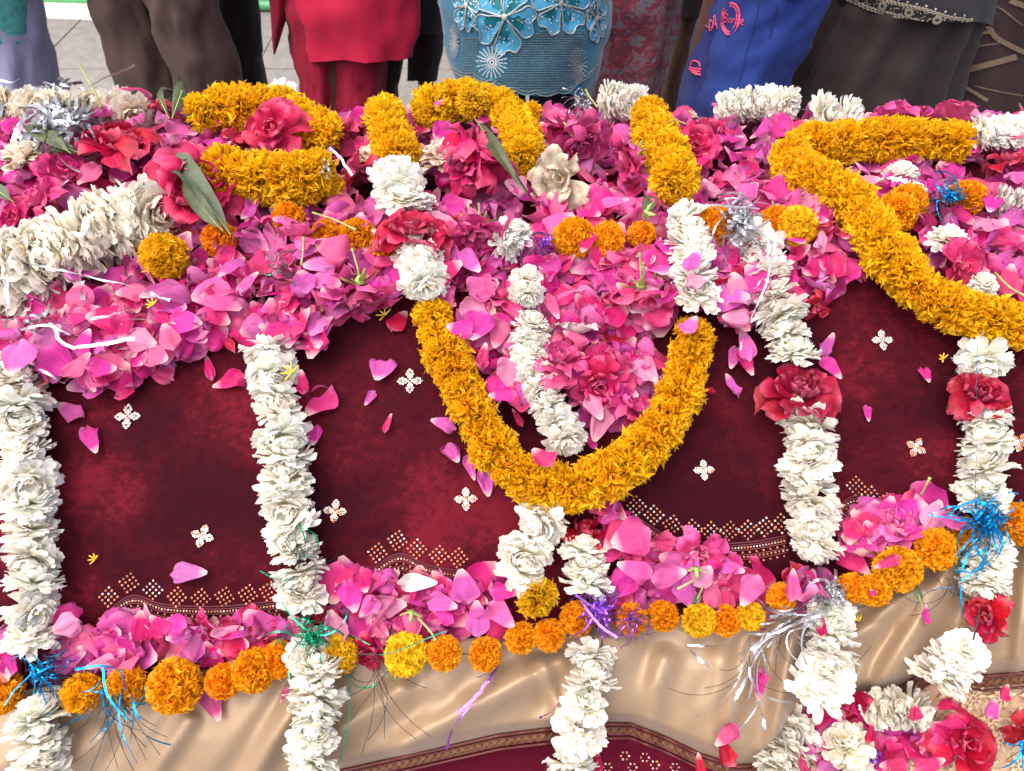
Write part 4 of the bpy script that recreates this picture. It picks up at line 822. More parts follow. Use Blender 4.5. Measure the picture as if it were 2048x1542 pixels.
# ---- tinsel
BLUE = (.0, .42, .85); SILV = (.70, .70, .74); GRN = (.02, .55, .28); PUR = (.50, .16, .85)
def tinsel(u, v, col, n, rad, label, h=.05, spread=(0, 360), droop=.6, long_=None, w=.0016, dark=.4, knot=True):
    p0, nn = place(u, v, h, ALLB); r = empty('tinsel_tuft', p0, label, 'tinsel'); g = MB(); m = mpp(p0)
    for k in range(n):
        a = R(random.uniform(*spread)); L = rad * random.uniform(.25, 1.05); pts = []; bnd = random.gauss(0, 1.3); ou, ov = random.gauss(0, rad * .13), random.gauss(0, rad * .10)
        for j in range(7):
            t = j / 6; aa = a + bnd * t; uu = u + ou + L * t * math.cos(aa); vv = v + ov - L * t * math.sin(aa) + droop * L * .35 * t * t
            hh = max(.004, h * (1 + .5 * math.sin(t * 3.1) * random.uniform(.2, 1)) * (1 - .6 * t) + random.uniform(-.002, .002)); pts.append(place(uu, vv, hh, ALLB)[0] - p0)
        if random.random() < dark: tube(g, catmull(pts, 2), .00035, 3, mi=1)
        else: ribbon(g, catmull(pts, 3), w * random.uniform(.5, 1.2), nn, twist=random.uniform(-5, 5), ph=random.uniform(0, 3))
    if knot:
        for k in range(26):
            q = [Vector((random.gauss(0, 1), random.gauss(0, 1), random.gauss(0, 1))) * rad * m * .10 for _ in range(3)]; ribbon(g, catmull(q, 3), w, nn, twist=3)
    o = g.obj('strand_cluster', [M_TIN, M_THREAD], r, kind='stuff'); o.color = (*col, 1)
    for P, hh, ww in (long_ or []):
        s = MB(); Q = catmull([place(a, b, hh if not isinstance(hh, tuple) else hh[0] + (hh[1] - hh[0]) * i / (len(P) - 1), ALLB)[0] - p0 for i, (a, b) in enumerate(P)], 5)
        Q = Q + rng.normal(0, ww * .09, Q.shape); ribbon(s, Q, ww * .62, nn, twist=random.uniform(-4, 4), ph=random.uniform(-1, 1)); o = s.obj('strand', [M_TIN, M_THREAD], r); o.color = (*col, 1)
    return r
tinsel(80, 1345, BLUE, 60, 95, 'blue metallic tinsel tuft at the lower left garland', spread=(-70, 130), droop=.2, long_=[([(75, 1345), (120, 1330), (170, 1338)], .06, .003), ([(150, 1340), (200, 1332), (250, 1342)], .065, .0035), ([(85, 1350), (110, 1385), (130, 1420)], .05, .003), ([(205, 1335), (215, 1390), (255, 1440)], .06, .004), ([(240, 1340), (262, 1400), (280, 1440)], .06, .003), ([(200, 1420), (185, 1470), (183, 1510)], .02, .003), ([(60, 1350), (30, 1380), (10, 1410)], .05, .002)])
tinsel(225, 1380, BLUE, 46, 130, 'hanging blue tinsel strands over orange pompoms at the lower left', h=.04, spread=(235, 310), droop=1.2, dark=.55, knot=False)
tinsel(625, 1275, GRN, 70, 90, 'green metallic tinsel tuft tied under the left white garland', droop=.3, long_=[([(520, 1142), (560, 1160), (610, 1150)], .06, .0022), ([(560, 1200), (590, 1240), (620, 1265)], .05, .0026), ([(640, 1250), (690, 1265), (740, 1290)], .05, .002), ([(690, 1310), (700, 1400), (690, 1480), (680, 1520)], .02, .0026), ([(760, 1310), (800, 1300), (890, 1262)], .06, .002)])
tinsel(600, 1110, GRN, 26, 100, 'thin dark green tinsel threads across the left white garland', h=.06, dark=.8, knot=False)
tinsel(760, 1330, GRN, 14, 150, 'dark green threads trailing down the satin beside the yellow pompoms', h=.02, spread=(230, 310), droop=.6, dark=.85, knot=False)
tinsel(1195, 1220, PUR, 90, 72, 'purple metallic tinsel tuft below the white garland fork', droop=.1, w=.0024, dark=.15, long_=[([(1150, 1190), (1190, 1215), (1215, 1230)], .075, .004), ([(1170, 1215), (1200, 1250), (1235, 1275)], .07, .004)])
tinsel(985, 1335, PUR, 4, 40, 'purple tinsel ribbon hanging down the satin centre', h=.014, spread=(230, 260), dark=.5, knot=False, long_=[([(998, 1325), (975, 1365), (940, 1405), (915, 1425)], .014, .0052), ([(985, 1350), (940, 1410), (905, 1460), (893, 1500)], .012, .0042), ([(1120, 1405), (1100, 1425), (1080, 1435)], .010, .005)])
tinsel(1262, 1240, PUR, 40, 50, 'purple tinsel wound round one orange pompom', h=.062, dark=.3, knot=False)
tinsel(1660, 1185, SILV, 80, 60, 'crumpled silver tinsel bow at the right white garland', w=.0035, dark=.1, long_=[([(1660, 1190), (1600, 1215), (1540, 1235)], .05, .006), ([(1650, 1215), (1590, 1250), (1510, 1290)], .04, .006), ([(1640, 1230), (1560, 1262), (1500, 1300)], .04, .004)])
tinsel(1600, 1240, SILV, 34, 130, 'silver tinsel tail sweeping left over the satin fold', h=.035, spread=(178, 206), droop=.4, w=.0022, dark=.3, knot=False)
tinsel(1500, 1300, SILV, 14, 190, 'silver tinsel strips hanging down the satin point', h=.02, spread=(245, 295), droop=.6, w=.0022, dark=.45, knot=False, long_=[([(1520, 1310), (1490, 1360), (1470, 1400), (1460, 1440)], .02, .006), ([(1370, 1290), (1395, 1315), (1420, 1335)], .014, .006), ([(1512, 1400), (1525, 1430), (1530, 1460)], .02, .005), ([(1375, 1290), (1420, 1292), (1450, 1286)], .014, .004)])
tinsel(1480, 440, SILV, 70, 90, 'silver tinsel over orange pompoms behind the white garland, right of centre', h=.07, w=.003, dark=.25, long_=[([(1410, 410), (1450, 412), (1520, 418)], .08, .004), ([(1545, 480), (1535, 560), (1500, 640)], .065, .003), ([(1480, 600), (1482, 660), (1482, 700)], .03, .003)])
tinsel(1900, 392, BLUE, 60, 62, 'blue tinsel on the orange pompoms at the right of the heap', h=.07, w=.002)
tinsel(1970, 1045, BLUE, 90, 100, 'bright blue tinsel tuft over the right edge garland', h=.06, w=.0024, dark=.4, long_=[([(1955, 690), (1953, 760), (1955, 850), (1952, 930), (1950, 1000)], .062, .0016), ([(1920, 1150), (1922, 1190), (1925, 1235)], .02, .003), ([(1975, 1045), (1920, 1040), (1860, 1030)], .06, .003), ([(1970, 1050), (1930, 1090), (1905, 1120)], .065, .003), ([(1975, 1050), (1940, 1100), (1925, 1140)], .065, .003)])
tinsel(1900, 1180, BLUE, 12, 110, 'dark looping threads below the bright blue tinsel', h=.02, dark=.95, knot=False)
tinsel(60, 650, SILV, 16, 90, 'silver strips lying over petals at the left edge', h=.06, spread=(-30, 60), w=.0035, dark=.2, knot=False, long_=[([(0, 640), (80, 632), (180, 634), (300, 640)], .075, .0045), ([(180, 640), (240, 625), (290, 608)], .075, .0065), ([(100, 645), (130, 690), (180, 690), (270, 678)], .06, .0065), ([(10, 560), (15, 620), (12, 655)], .10, .0065), ([(25, 517), (90, 535), (180, 552)], .115, .004), ([(165, 560), (165, 600)], .08, .008), ([(300, 585), (340, 600)], .07, .0065), ([(80, 738), (128, 768)], .06, .005), ([(170, 552), (260, 572), (335, 600)], .09, .003), ([(40, 660), (90, 650), (140, 670)], .07, .004), ([(50, 668), (80, 640), (60, 630)], .07, .004)])
tinsel(120, 245, SILV, 90, 110, 'crumpled silver foil on the cream garland, top left', h=.075, spread=(-20, 200), w=.006, dark=.1, long_=[([(165, 180), (215, 155), (268, 131)], .10, .0055), ([(0, 160), (20, 165), (42, 158)], .08, .006), ([(60, 178), (100, 172), (110, 168)], .075, .006), ([(120, 168), (150, 175), (168, 178)], .075, .006), ([(0, 235), (5, 210), (10, 205)], .06, .007)])
tinsel(1170, 208, SILV, 40, 52, 'dark silver tinsel at the far edge beside white flowers', h=.06, w=.002, dark=.5, spread=(0, 200))
tinsel(560, 535, GRN, 22, 60, 'green tinsel threads left of the flat mauve rose', h=.06, dark=.5, knot=False)
tinsel(1090, 485, PUR, 16, 32, 'small purple tinsel between petals in the centre', h=.06, dark=.2, w=.003)
tinsel(655, 330, SILV, 6, 40, 'silver sliver strips on the doubled marigold garland', h=.10, dark=.2, w=.003, knot=False, long_=[([(660, 295), (680, 315), (705, 350)], .11, .005)])
tinsel(895, 310, SILV, 3, 24, 'bent silver strip on the faded tan flower', h=.09, dark=.0, w=.003, knot=False, long_=[([(895, 285), (900, 310), (893, 340)], .10, .007)])
tinsel(290, 370, SILV, 4, 40, 'silver strips near the thick cream garland top', h=.10, dark=.2, knot=False, long_=[([(290, 345), (289, 358), (287, 370)], .10, .005), ([(180, 415), (230, 405), (290, 382)], .115, .002)])
tinsel(1740, 1520, PUR, 10, 50, 'purple foil scraps among the cream flowers at the bottom', h=.03, dark=.1, w=.004, knot=False)
tinsel(1400, 192, BLUE, 1, 10, 'blue thread arching at the far edge in front of the jeans', h=.05, knot=False, long_=[([(1405, 200), (1430, 195), (1450, 205)], (.06, .05), .0022)])
tinsel(2050, 1495, BLUE, 14, 60, 'blue tinsel at the bottom right corner', h=.03, w=.002)

# ------------------------------------------------------------------ pavement and barrier behind
M_PAVE = simple('pavement_stone', (.42, .38, .37), .8, nscale=6, namt=.14, bscale=60, bs=.3)
M_PAVE2 = petal_mat if False else simple('paving_slab_stone', (.22, .20, .195), .75, nscale=22, namt=.16, bscale=90, bs=.35)
mb = MB(); mb.add([(-60, -20, 0), (60, -20, 0), (60, 60, 0), (-60, 60, 0)], [(0, 1, 2, 3)]); ground = mb.obj('pavement', simple('pavement_joint', (.20, .18, .17), .9, nscale=8, namt=.2), None, kind='structure', label='grey stone pavement behind the grave', smooth=False)
def box(mb, a, b, bev=0, mi=0):
    x0, y0, z0 = a; x1, y1, z1 = b
    V = [(x0, y0, z0), (x1, y0, z0), (x1, y1, z0), (x0, y1, z0), (x0 + bev, y0 + bev, z1), (x1 - bev, y0 + bev, z1), (x1 - bev, y1 - bev, z1), (x0 + bev, y1 - bev, z1)]
    mb.add(V, [(0, 3, 2, 1), (4, 5, 6, 7), (0, 1, 5, 4), (1, 2, 6, 5), (2, 3, 7, 6), (3, 0, 4, 7)], None, .5, mi)
slab = None
for i in range(-5, 6):
    for j in range(0, 6):
        if slab is None:
            mb = MB(); box(mb, (-.498, -.348, -.02), (.498, .348, .006), .0015); slab = mb.mesh('paving_slab', M_PAVE2, False)
        o = bpy.data.objects.new('paving_slab', slab); link(o, ground); o.location = (i * 1.0 + (.45 if j % 2 else 0) - .1, .4 + j * .70, random.uniform(0, .002)); o.rotation_euler.z = random.uniform(-.004, .004)
ground['label'] = 'grey stone pavement behind the grave'
st = empty('sunlit_strip', (-1.9, 4.205, 0), 'sunlit strip of pavement painted pale in front of the green barrier', 'sunlit patch')  # sunlight on the far pavement, put into the colour of pale flat slabs
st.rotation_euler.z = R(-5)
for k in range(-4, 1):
    mb = MB(); box(mb, (-.598, -.10, 0), (.598, .085, .014), .002); o = mb.obj('sunlit_slab', simple('painted_sunlight', (.86, .82, .66), .5, nscale=5, namt=.06) if k == -4 else bpy.data.materials['painted_sunlight'], st, smooth=False); o.location = (k * 1.2 - .5, .0, .007)
gb = empty('green_barrier', (-1.3, 4.26, 0), 'low green painted barrier at the back of the pavement', 'barrier')
gb.rotation_euler.z = R(-5)
M_GB = simple('green_paint', (.03, .15, .06), .5, nscale=9, namt=.3); M_GB2 = simple('green_rail_paint', (.07, .30, .13), .4, nscale=12, namt=.2)
for k in range(-5, 6):
    mb = MB(); box(mb, (-.69, 0, .02), (.69, .03, 1.1)); o = mb.obj('panel', M_GB, gb, smooth=False); o.location = (k * 1.4, .02, 0)
    mb = MB(); tube(mb, [(-.7, 0, .0), (-.7, 0, 1.15)], .03, 8); o = mb.obj('post', M_GB2, gb); o.location = (k * 1.4, .0, 0)
mb = MB(); tube(mb, [(-7.6, -.02, .035), (7.6, -.02, .035)], .025, 8); mb.obj('bottom_rail', M_GB2, gb); mb = MB(); tube(mb, [(-7.6, -.02, 1.1), (7.6, -.02, 1.1)], .03, 8); mb.obj('top_rail', M_GB2, gb)

# ------------------------------------------------------------------ the people standing behind (lower halves in view)
SKIN = simple('brown_skin', (.10, .045, .028), .55, nscale=20, namt=.15); HAIR = simple('black_hair', (.012, .010, .009), .45)
def fabric(name, c, rough=.8, sc=500, fold_=.0, amt=.15, nsc=8, sheen=.04):
    m, t, b = newmat(name); f = noisetex(t, nsc, 4); t.links.new(ramp(t, f, [(.3, tuple(x * (1 - amt) for x in c)), (.7, tuple(min(1, x * (1 + amt)) for x in c))]), b.inputs['Base Color'])
    b.inputs['Roughness'].default_value = rough; b.inputs['Sheen Weight'].default_value = sheen; b.inputs['Specular IOR Level'].default_value = .25
    bump(t, b, noisetex(t, sc, 2), .35, .002); return m
def body(root, legs, Y, top, build=.62):
    Y = Y + .02
    """one continuous skinned figure: legs to feet, trunk, arms with hands, neck, head"""
    (xl, xr) = legs; cx = (xl + xr) / 2; root.location = (cx, Y, 0); hp = .52 * top; V = [(cx, Y, hp)]; E = []; Rr = [.10 * build]
    def chain_(start, pts):
        i = start
        for (p, r) in pts:
            V.append(p); Rr.append(r * build); E.append((i, len(V) - 1)); i = len(V) - 1
        return i
    for x, sx in ((xl, -1), (xr, 1)):
        chain_(0, [((cx + (x - cx) * .7, Y, hp - .06), .075), ((x, Y, hp * .55), .05), ((x, Y, .10), .032), ((x, Y - .02, .045), .032), ((x + sx * .01, Y - .12, .03), .028), ((x + sx * .012, Y - .17, .026), .02)])
    ch = chain_(0, [((cx, Y, hp + .15), .10), ((cx, Y, top * .72), .12), ((cx, Y, top * .80), .10)])
    nk = chain_(ch, [((cx, Y, top * .86), .045), ((cx, Y - .01, top * .90), .07), ((cx, Y - .01, top * .955), .078)])
    chain_(nk, [((cx, Y, top * .985), .05)])
    for sx in (-1, 1):
        a = chain_(ch, [((cx + sx * .16 * build, Y, top * .80), .05), ((cx + sx * .21 * build, Y + .02, top * .62), .035), ((cx + sx * .20 * build, Y + .05, top * .53), .025), ((cx + sx * .20 * build, Y + .03, top * .49), .022)])
    me = bpy.data.meshes.new('body'); me.from_pydata(V, E, []); me.materials.append(SKIN); o = bpy.data.objects.new('body', me); link(o, root)
    mod = o.modifiers.new('skin', 'SKIN'); sk = me.skin_vertices[0] if me.skin_vertices else None
    if sk is None:
        bpy.context.view_layer.objects.active = o; sk = me.skin_vertices[0]
    for i, r in enumerate(Rr): sk.data[i].radius = (r, r)
    sk.data[0].use_root = True
    o.modifiers.new('sub', 'SUBSURF').levels = 1; o.modifiers['sub'].render_levels = 1
    for p in me.polygons: p.use_smooth = True
    g = MB(); Vh = []
    for j in range(8):
        for i in range(14):
            a = math.pi * .62 * j / 7; q = 2 * math.pi * i / 14; Vh.append((cx + .086 * math.sin(a) * math.cos(q), Y + .012 + .095 * math.sin(a) * math.sin(q), top * .93 + .10 * math.cos(a)))
    g.add(Vh, grid_faces(14, 8, True)); g.obj('hair', HAIR, root)
def garment(root, name, rows, Y, dep, mat, hem=None, nseg=64, nrow=40, folds=.0, nf=9, world_top=None, ph=0, closed_r=1.0, wr=.004, foldlen=None):
    """tube of cloth whose sides pass through the rows (v, u left, u right) seen at distance Y; world_top rows (z, half width scale)"""
    vsr = [r[0] for r in rows]; Vv = []; uv = []
    v0, v1 = vsr[0], vsr[-1]
    def side(v): return interp(v, [(r[0], r[1]) for r in rows]), interp(v, [(r[0], r[2]) for r in rows])
    for j in range(nrow):
        t = j / (nrow - 1)
        for i in range(nseg):
            q = 2 * math.pi * i / nseg; cq, sq = math.cos(q), math.sin(q)
            uL, uR = side(v1); vb = v1
            if hem: vb = hem((uL + uR) / 2 + cq * (side(v0)[1] - side(v0)[0]) / 2)
            v = v0 + (vb - v0) * t; uL, uR = side(v)
            a = ptY(uL, v, Y); b = ptY(uR, v, Y); c = (a + b) / 2; rx = (b.x - a.x) / 2
            fl = folds * t * math.sin(q * nf + ph + .6 * math.sin(t * 3 + q)) + 1.3 * wr * (noise.noise(Vector((q * 2 + Y, v / 60, ph))) + .9 * (.5 - abs(noise.noise(Vector((q * 3 + v / 70 + Y, v / 38 - q, ph + 4))))))
            k = 1 + fl / max(.02, rx); Vv.append((c.x + rx * cq * k, Y - dep * sq * (1 + fl / dep), ptY(1024, v, Y - dep * max(0, sq)).z)); uv.append((i / nseg, t))
    g = MB(); g.add(Vv, grid_faces(nseg, nrow, True), uv); o = g.obj(name, mat, root)
    return BVHTree.FromPolygons([Vector(p) for p in Vv], grid_faces(nseg, nrow, True))
def onmesh(bvh, u, v, off=.003, Yd=2.0):
    d = pray(u, v).normalized(); h = bvh.ray_cast(CAM, d)
    if h[0] is None: return None
    n = h[1] if h[1].dot(d) < 0 else -h[1]; return h[0] + n * off, n
def vz(z, Y):  # photo row of height z at distance Y
    w = Vector((0, Y, z)) - CAM; return 771 - F_PX * w.dot(UP) / w.dot(FWD)
def person(label):
    r = empty('person', (0, 0, 0), label, 'person'); WORLD_BUILT.add(r.name); return r
def px(u, v, Y): return ptY(u, v, Y).x

# 1 teal tunic, lavender trousers
Y = 2.1; r = person('person in a teal tunic and pale lavender trousers at the left edge'); body(r, (px(-60, 120, Y), px(40, 120, Y)), Y, 1.62)
mt = fabric('teal_knit', (.10, .40, .36), .9, 120, amt=.25, nsc=60); ml = fabric('lavender_cotton', (.36, .34, .50), .8)
garment(r, 'trousers', [(-60, -40, 58), (20, -20, 70), (110, 10, 92), (190, 20, 110), (330, 40, 140), (520, 70, 175)], Y, .10, ml, folds=.010, nf=5, wr=.008)
garment(r, 'trousers', [(-60, -150, -40), (190, -100, 10), (520, 0, 90)], Y + .05, .10, ml, folds=.010, nf=5)
garment(r, 'tunic', [(-760, -100, -20), (-650, -170, 40), (-300, -150, 40), (0, -150, 52), (88, -140, 58)], Y - .02, .15, mt, folds=.012, nf=6, hem=lambda u: 92 - .22 * max(0, u + 30) * 1.0 if u < 40 else 75)
# 2 brown trousers
Y = 2.1; r = person('person in brown trousers standing with legs apart, left of the red dress'); body(r, (px(290, 100, Y), px(400, 100, Y)), Y, 1.7)
mb_ = fabric('brown_trouser_cloth', (.085, .052, .044), .75, amt=.12, nsc=4)
garment(r, 'trouser_leg', [(-120, 165, 300), (0, 188, 320), (90, 216, 352), (190, 248, 380), (330, 300, 430), (520, 380, 500)], Y + .02, .10, mb_, folds=.006, nf=4, wr=.010)
garment(r, 'trouser_leg', [(-120, 270, 425), (0, 298, 432), (60, 318, 440), (110, 338, 464), (190, 370, 478), (330, 410, 520), (520, 470, 570)], Y - .04, .10, mb_, folds=.006, nf=3, wr=.012, ph=2)
garment(r, 'shirt', [(-700, 250, 330), (-620, 170, 420), (-100, 150, 440)], Y, .15, fabric('grey_shirt', (.25, .25, .27)), folds=.008)
# 3 black trousers
Y = 2.5; r = person('person in black trousers standing behind the brown trousers'); body(r, (px(440, 100, Y), px(500, 100, Y)), Y, 1.65)
mk = fabric('black_cloth', (.018, .012, .016), .85)
garment(r, 'trousers', [(-100, 405, 520), (0, 415, 513), (60, 425, 520), (108, 440, 523), (122, 450, 514), (135, 452, 524), (190, 455, 526), (400, 470, 560)], Y, .10, mk, folds=.005, nf=4)
garment(r, 'shirt', [(-640, 420, 500), (-560, 390, 540), (-80, 400, 525)], Y, .15, mk)
# 4 red kurta
Y = 2.05; r = person('person in a bright red tunic over darker red trousers'); body(r, (px(650, 150, Y), px(730, 150, Y)), Y, 1.6)
mr_ = fabric('red_cotton', (.46, .010, .045), .75, amt=.08); mr2 = fabric('dark_red_cotton', (.27, .007, .03), .8, amt=.12)
garment(r, 'trousers', [(-40, 575, 700), (30, 577, 700), (110, 592, 690), (210, 615, 690), (520, 690, 780)], Y + .06, .09, mr2, folds=.008, nf=5, wr=.01)
garment(r, 'trousers', [(-40, 660, 775), (110, 670, 768), (210, 680, 765), (520, 740, 830)], Y + .05, .09, mr2, folds=.008, nf=5, wr=.01, ph=2)
kb = garment(r, 'tunic', [(-760, 640, 730), (-650, 570, 800), (-200, 580, 815), (0, 590, 834), (60, 600, 832), (126, 620, 820)], Y, .07, mr_, folds=.006, nf=6, wr=.01, hem=lambda u: 122 if u < 755 else 122 - (u - 755) * .85)
g = MB(); P = [ptY(548, -80, Y + .05), ptY(552, 0, Y + .05), ptY(556, 50, Y + .05), ptY(550, 108, Y + .05)]
V = []
for (uL, uR, v) in [(532, 580, -80), (538, 578, 0), (541, 576, 30), (543, 566, 60), (545, 557, 90), (547, 550, 109)]:
    V += [ptY(uL, v, Y + .04), ptY((uL + uR) / 2, v, Y - .01), ptY(uR, v, Y + .05)]
g.add(V, [(3 * i + k, 3 * i + k + 1, 3 * i + k + 4, 3 * i + k + 3) for i in range(5) for k in range(2)]); g.obj('scarf_end', mr2, r)
# 5 black-clad, bare feet
Y = 2.5; r = person('person in black clothes with bare ankles between the red and blue dresses'); body(r, (px(775, 150, Y), px(850, 150, Y)), Y, 1.6)
garment(r, 'trousers', [(-60, 810, 890), (0, 826, 892), (100, 818, 885), (162, 815, 872)], Y - .02, .09, mk, nrow=16)
garment(r, 'trousers', [(-60, 750, 830), (80, 755, 812), (130, 745, 805), (200, 740, 790), (500, 760, 840)], Y + .05, .09, fabric('black_brown_cloth', (.03, .018, .018), .85))
garment(r, 'tunic', [(-640, 800, 860), (-560, 750, 910), (0, 760, 895), (70, 765, 890)], Y, .15, mk)
# 6 blue embroidered kurta
Y = 2.0; r = person('person in a turquoise tunic with beaded flowers and a scalloped lace hem'); body(r, (px(1010, 180, Y), px(1110, 180, Y)), Y, 1.6)
def blue_mat():
    m, t, b = newmat('turquoise_satin'); f = noisetex(t, 6, 3); c = ramp(t, f, [(.3, (.012, .13, .23)), (.7, (.022, .20, .31))]); t.links.new(c, b.inputs['Base Color']); b.inputs['Roughness'].default_value = .5; b.inputs['Sheen Weight'].default_value = .3; bump(t, b, noisetex(t, 400, 2), .3, .002); return m
M_BLU = blue_mat()
HB = [(880, 135), (905, 146), (945, 158), (985, 172), (1030, 188), (1085, 194), (1130, 190), (1160, 170), (1190, 140), (1230, 120)]
def hemb(u): return interp(u, HB) - 6 * (1 - abs(math.sin((u - 905) * math.pi / 42)))
kb = garment(r, 'tunic', [(-780, 1010, 1090), (-660, 920, 1180), (-250, 890, 1210), (0, 880, 1217), (60, 890, 1213), (120, 902, 1200), (200, 925, 1175)], Y, .17, M_BLU, hem=hemb, nseg=160, nrow=50, folds=.004, nf=5, wr=.008)
garment(r, 'trousers', [(0, 930, 1040), (200, 960, 1050), (520, 980, 1060)], Y + .06, .08, fabric('navy_cloth', (.012, .02, .05)), nrow=14); garment(r, 'trousers', [(0, 1050, 1160), (200, 1060, 1150), (520, 1060, 1140)], Y + .06, .08, fabric('navy_cloth_second', (.012, .02, .05)), nrow=14)
M_BEAD = simple('silver_bead_cord', (.55, .54, .52), .35, .4, 900, .3); M_FLB = simple('light_blue_applique', (.07, .33, .52), .6, nscale=18, namt=.3); M_FLG = simple('green_blue_applique', (.0, .16, .20), .6, nscale=40, namt=.4); M_PRL = simple('white_bead', (.85, .88, .85), .3); M_LACE = simple('grey_lace', (.30, .36, .35), .6, .1, 300, .5, 600, 1)
def poly_on(bvh, P, off, r_, mb, dens=1, mi=0):
    Q = catmull(np.array([(a, b, 0) for a, b in P]), 6); L = []
    for a, b, _ in Q:
        h = onmesh(bvh, a, b, off)
        if h: L.append(h[0])
        elif len(L) > 1: tube(mb, L, r_, 5, mi); L = []
        else: L = []
    if len(L) > 1: tube(mb, L, r_, 5, mi)
def fivepetal(cx, cy, rad, rot, sq=1.0):
    fl = []; 
    for k in range(5):
        a0 = R(rot + k * 72); pts = []
        for q, rr in ((-30, .10), (-31, .55), (-30, .86), (-14, 1.02), (0, .90), (14, 1.02), (30, .86), (31, .55), (30, .10)):
            a = a0 + R(q); pts.append((cx + sq * rad * rr * math.cos(a), cy - rad * rr * math.sin(a)))
        fl.append(pts)
    return fl
def disc(mb, bvh, u, v, rpx, off=.004, mi=0, n=6):
    h = onmesh(bvh, u, v, off)
    if not h: return
    c, nn = h; a = nn.orthogonal().normalized(); b = nn.cross(a); rr = rpx * mpp(c)
    V = [c + nn * rr * .5] + [c + (a * math.cos(2 * math.pi * k / n) + b * math.sin(2 * math.pi * k / n)) * rr for k in range(n)]
    mb.add(V, [(0, k + 1, (k + 1) % n + 1) for k in range(n)], None, .5, mi)
for (cx, cy, rad, rot, sq) in [(1010, 33, 74, 62, .82), (1120, 5, 66, 20, .86), (935, 10, 52, 10, .5), (1190, 35, 48, 40, .42), (1060, -120, 70, 10, .9), (940, -130, 60, 40, .7), (1165, -120, 60, 30, .7)]:
    for k, P in enumerate(fivepetal(cx, cy, rad, rot, sq)):
        g = MB(); V = []; okk = True; mxy = (np.mean([p[0] for p in P]), np.mean([p[1] for p in P]))
        Q = catmull(np.array([(a, b, 0) for a, b in P + [P[0]]]), 3); ring = [Q[:, :2] * s + np.array(mxy) * (1 - s) for s in (1, .6, .2)]
        for rg in ring:
            for a, b in rg:
                h = onmesh(kb, a, b, .003)
                if not h: okk = False; break
                V.append(h[0])
            if not okk: break
        if not okk: continue
        nn = len(ring[0]); fc = grid_faces(nn, 3); n0 = len(fc); g.add(V, fc, None); g.mi = [0] * n0
        # the petal's green blue heart near the flower's centre
        rr = 1 if True else 0
        g.mi = [1 if (f[0] // nn == 1 and (f[0] % nn < 6 or f[0] % nn > nn - 7)) or (f[0] // nn == 0 and (f[0] % nn < 4 or f[0] % nn > nn - 5)) else 0 for f in fc]
        cord_ = MB()
        o = g.obj('applique_petal', [M_FLB, M_FLG], r)
        cd2 = MB(); poly_on(kb, P + [P[0]], .005, .0013, cd2)
        if cd2.n: cd2.obj('bead_outline', M_BEAD, o)
        dd = MB()
        for _ in range(12):
            s = random.uniform(.1, .85); i = random.randrange(len(P)); a, b = P[i]; disc(dd, kb, a * s + mxy[0] * (1 - s), b * s + mxy[1] * (1 - s), 1.4, .005)
        if dd.n: dd.obj('bead_dots', M_PRL, o, kind='stuff')
    g = MB(); disc(g, kb, cx, cy, 6, .007, n=10); g.obj('flower_centre', M_BEAD, r)
for (cx, cy, rad, sq) in [(986, 123, 31, .92), (1153, 130, 34, .55), (912, 80, 34, .28)]:
    g = MB()
    for k in range(20):
        for j in range(7): disc(g, kb, cx + sq * rad * (.28 + .72 * j / 6) * math.cos(k * .31416 + .05), cy + rad * (.28 + .72 * j / 6) * math.sin(k * .31416 + .05), 1.5, .006, n=5)
    for k in range(9): disc(g, kb, cx + 4 * sq * math.cos(k * .7), cy + 4 * math.sin(k * .7), 1.6, .006, n=5)
    g.obj('beaded_medallion', M_PRL if sq > .9 else M_BEAD, r, kind='stuff')
g = MB()   # lace ground: fine raised loops
for i in range(52):
    for j in range(27):
        u = 926 + i * 4.7 + (2.3 if j % 2 else 0); v = 62 + j * 4.9
        if v > interp(u, HB) - 8 or v < 60 + 46 * math.exp(-((u - 1010) / 40) ** 2) or (v < 75 and u < 1040): continue
        if (u - 986) ** 2 + (v - 123) ** 2 < 33 ** 2 or 958 < u < 972: continue
        h = onmesh(kb, u, v, .002)
        if h:
            c, nn = h; m = mpp(c); tube(g, [c - RT * 2.2 * m, c + nn * .002 + UP * 1.3 * m, c + RT * 2.2 * m], .0011, 3)
g.obj('lace_loops', M_LACE, r, kind='stuff')
g = MB(); poly_on(kb, [(u, hemb(u) - 2) for u in range(890, 1200, 7)], .003, .0014, g); poly_on(kb, [(u, hemb(u) - 8) for u in range(890, 1200, 7)], .003, .001, g); g.obj('scalloped_edge', M_LACE, r)
# 7 floral dress
Y = 2.35; r = person('person in a red and grey mottled floral dress beside the turquoise tunic'); body(r, (px(1230, 180, Y), px(1290, 180, Y)), Y, 1.55)
m, t, b = newmat('red_grey_floral'); f = noisetex(t, 17, 4, None, .65, 1.4); t.links.new(ramp(t, f, [(.34, (.10, .04, .07)), (.44, (.22, .21, .26)), (.52, (.32, .045, .065)), (.60, (.14, .04, .07)), (.68, (.30, .26, .33))]), b.inputs['Base Color']); b.inputs['Roughness'].default_value = .85; M_FLO = m
garment(r, 'dress', [(-600, 1230, 1300), (-520, 1180, 1350), (0, 1175, 1358), (40, 1175, 1348), (120, 1170, 1328), (200, 1165, 1310), (420, 1175, 1300)], Y, .16, M_FLO, folds=.012, nf=7, wr=.01, nseg=90)
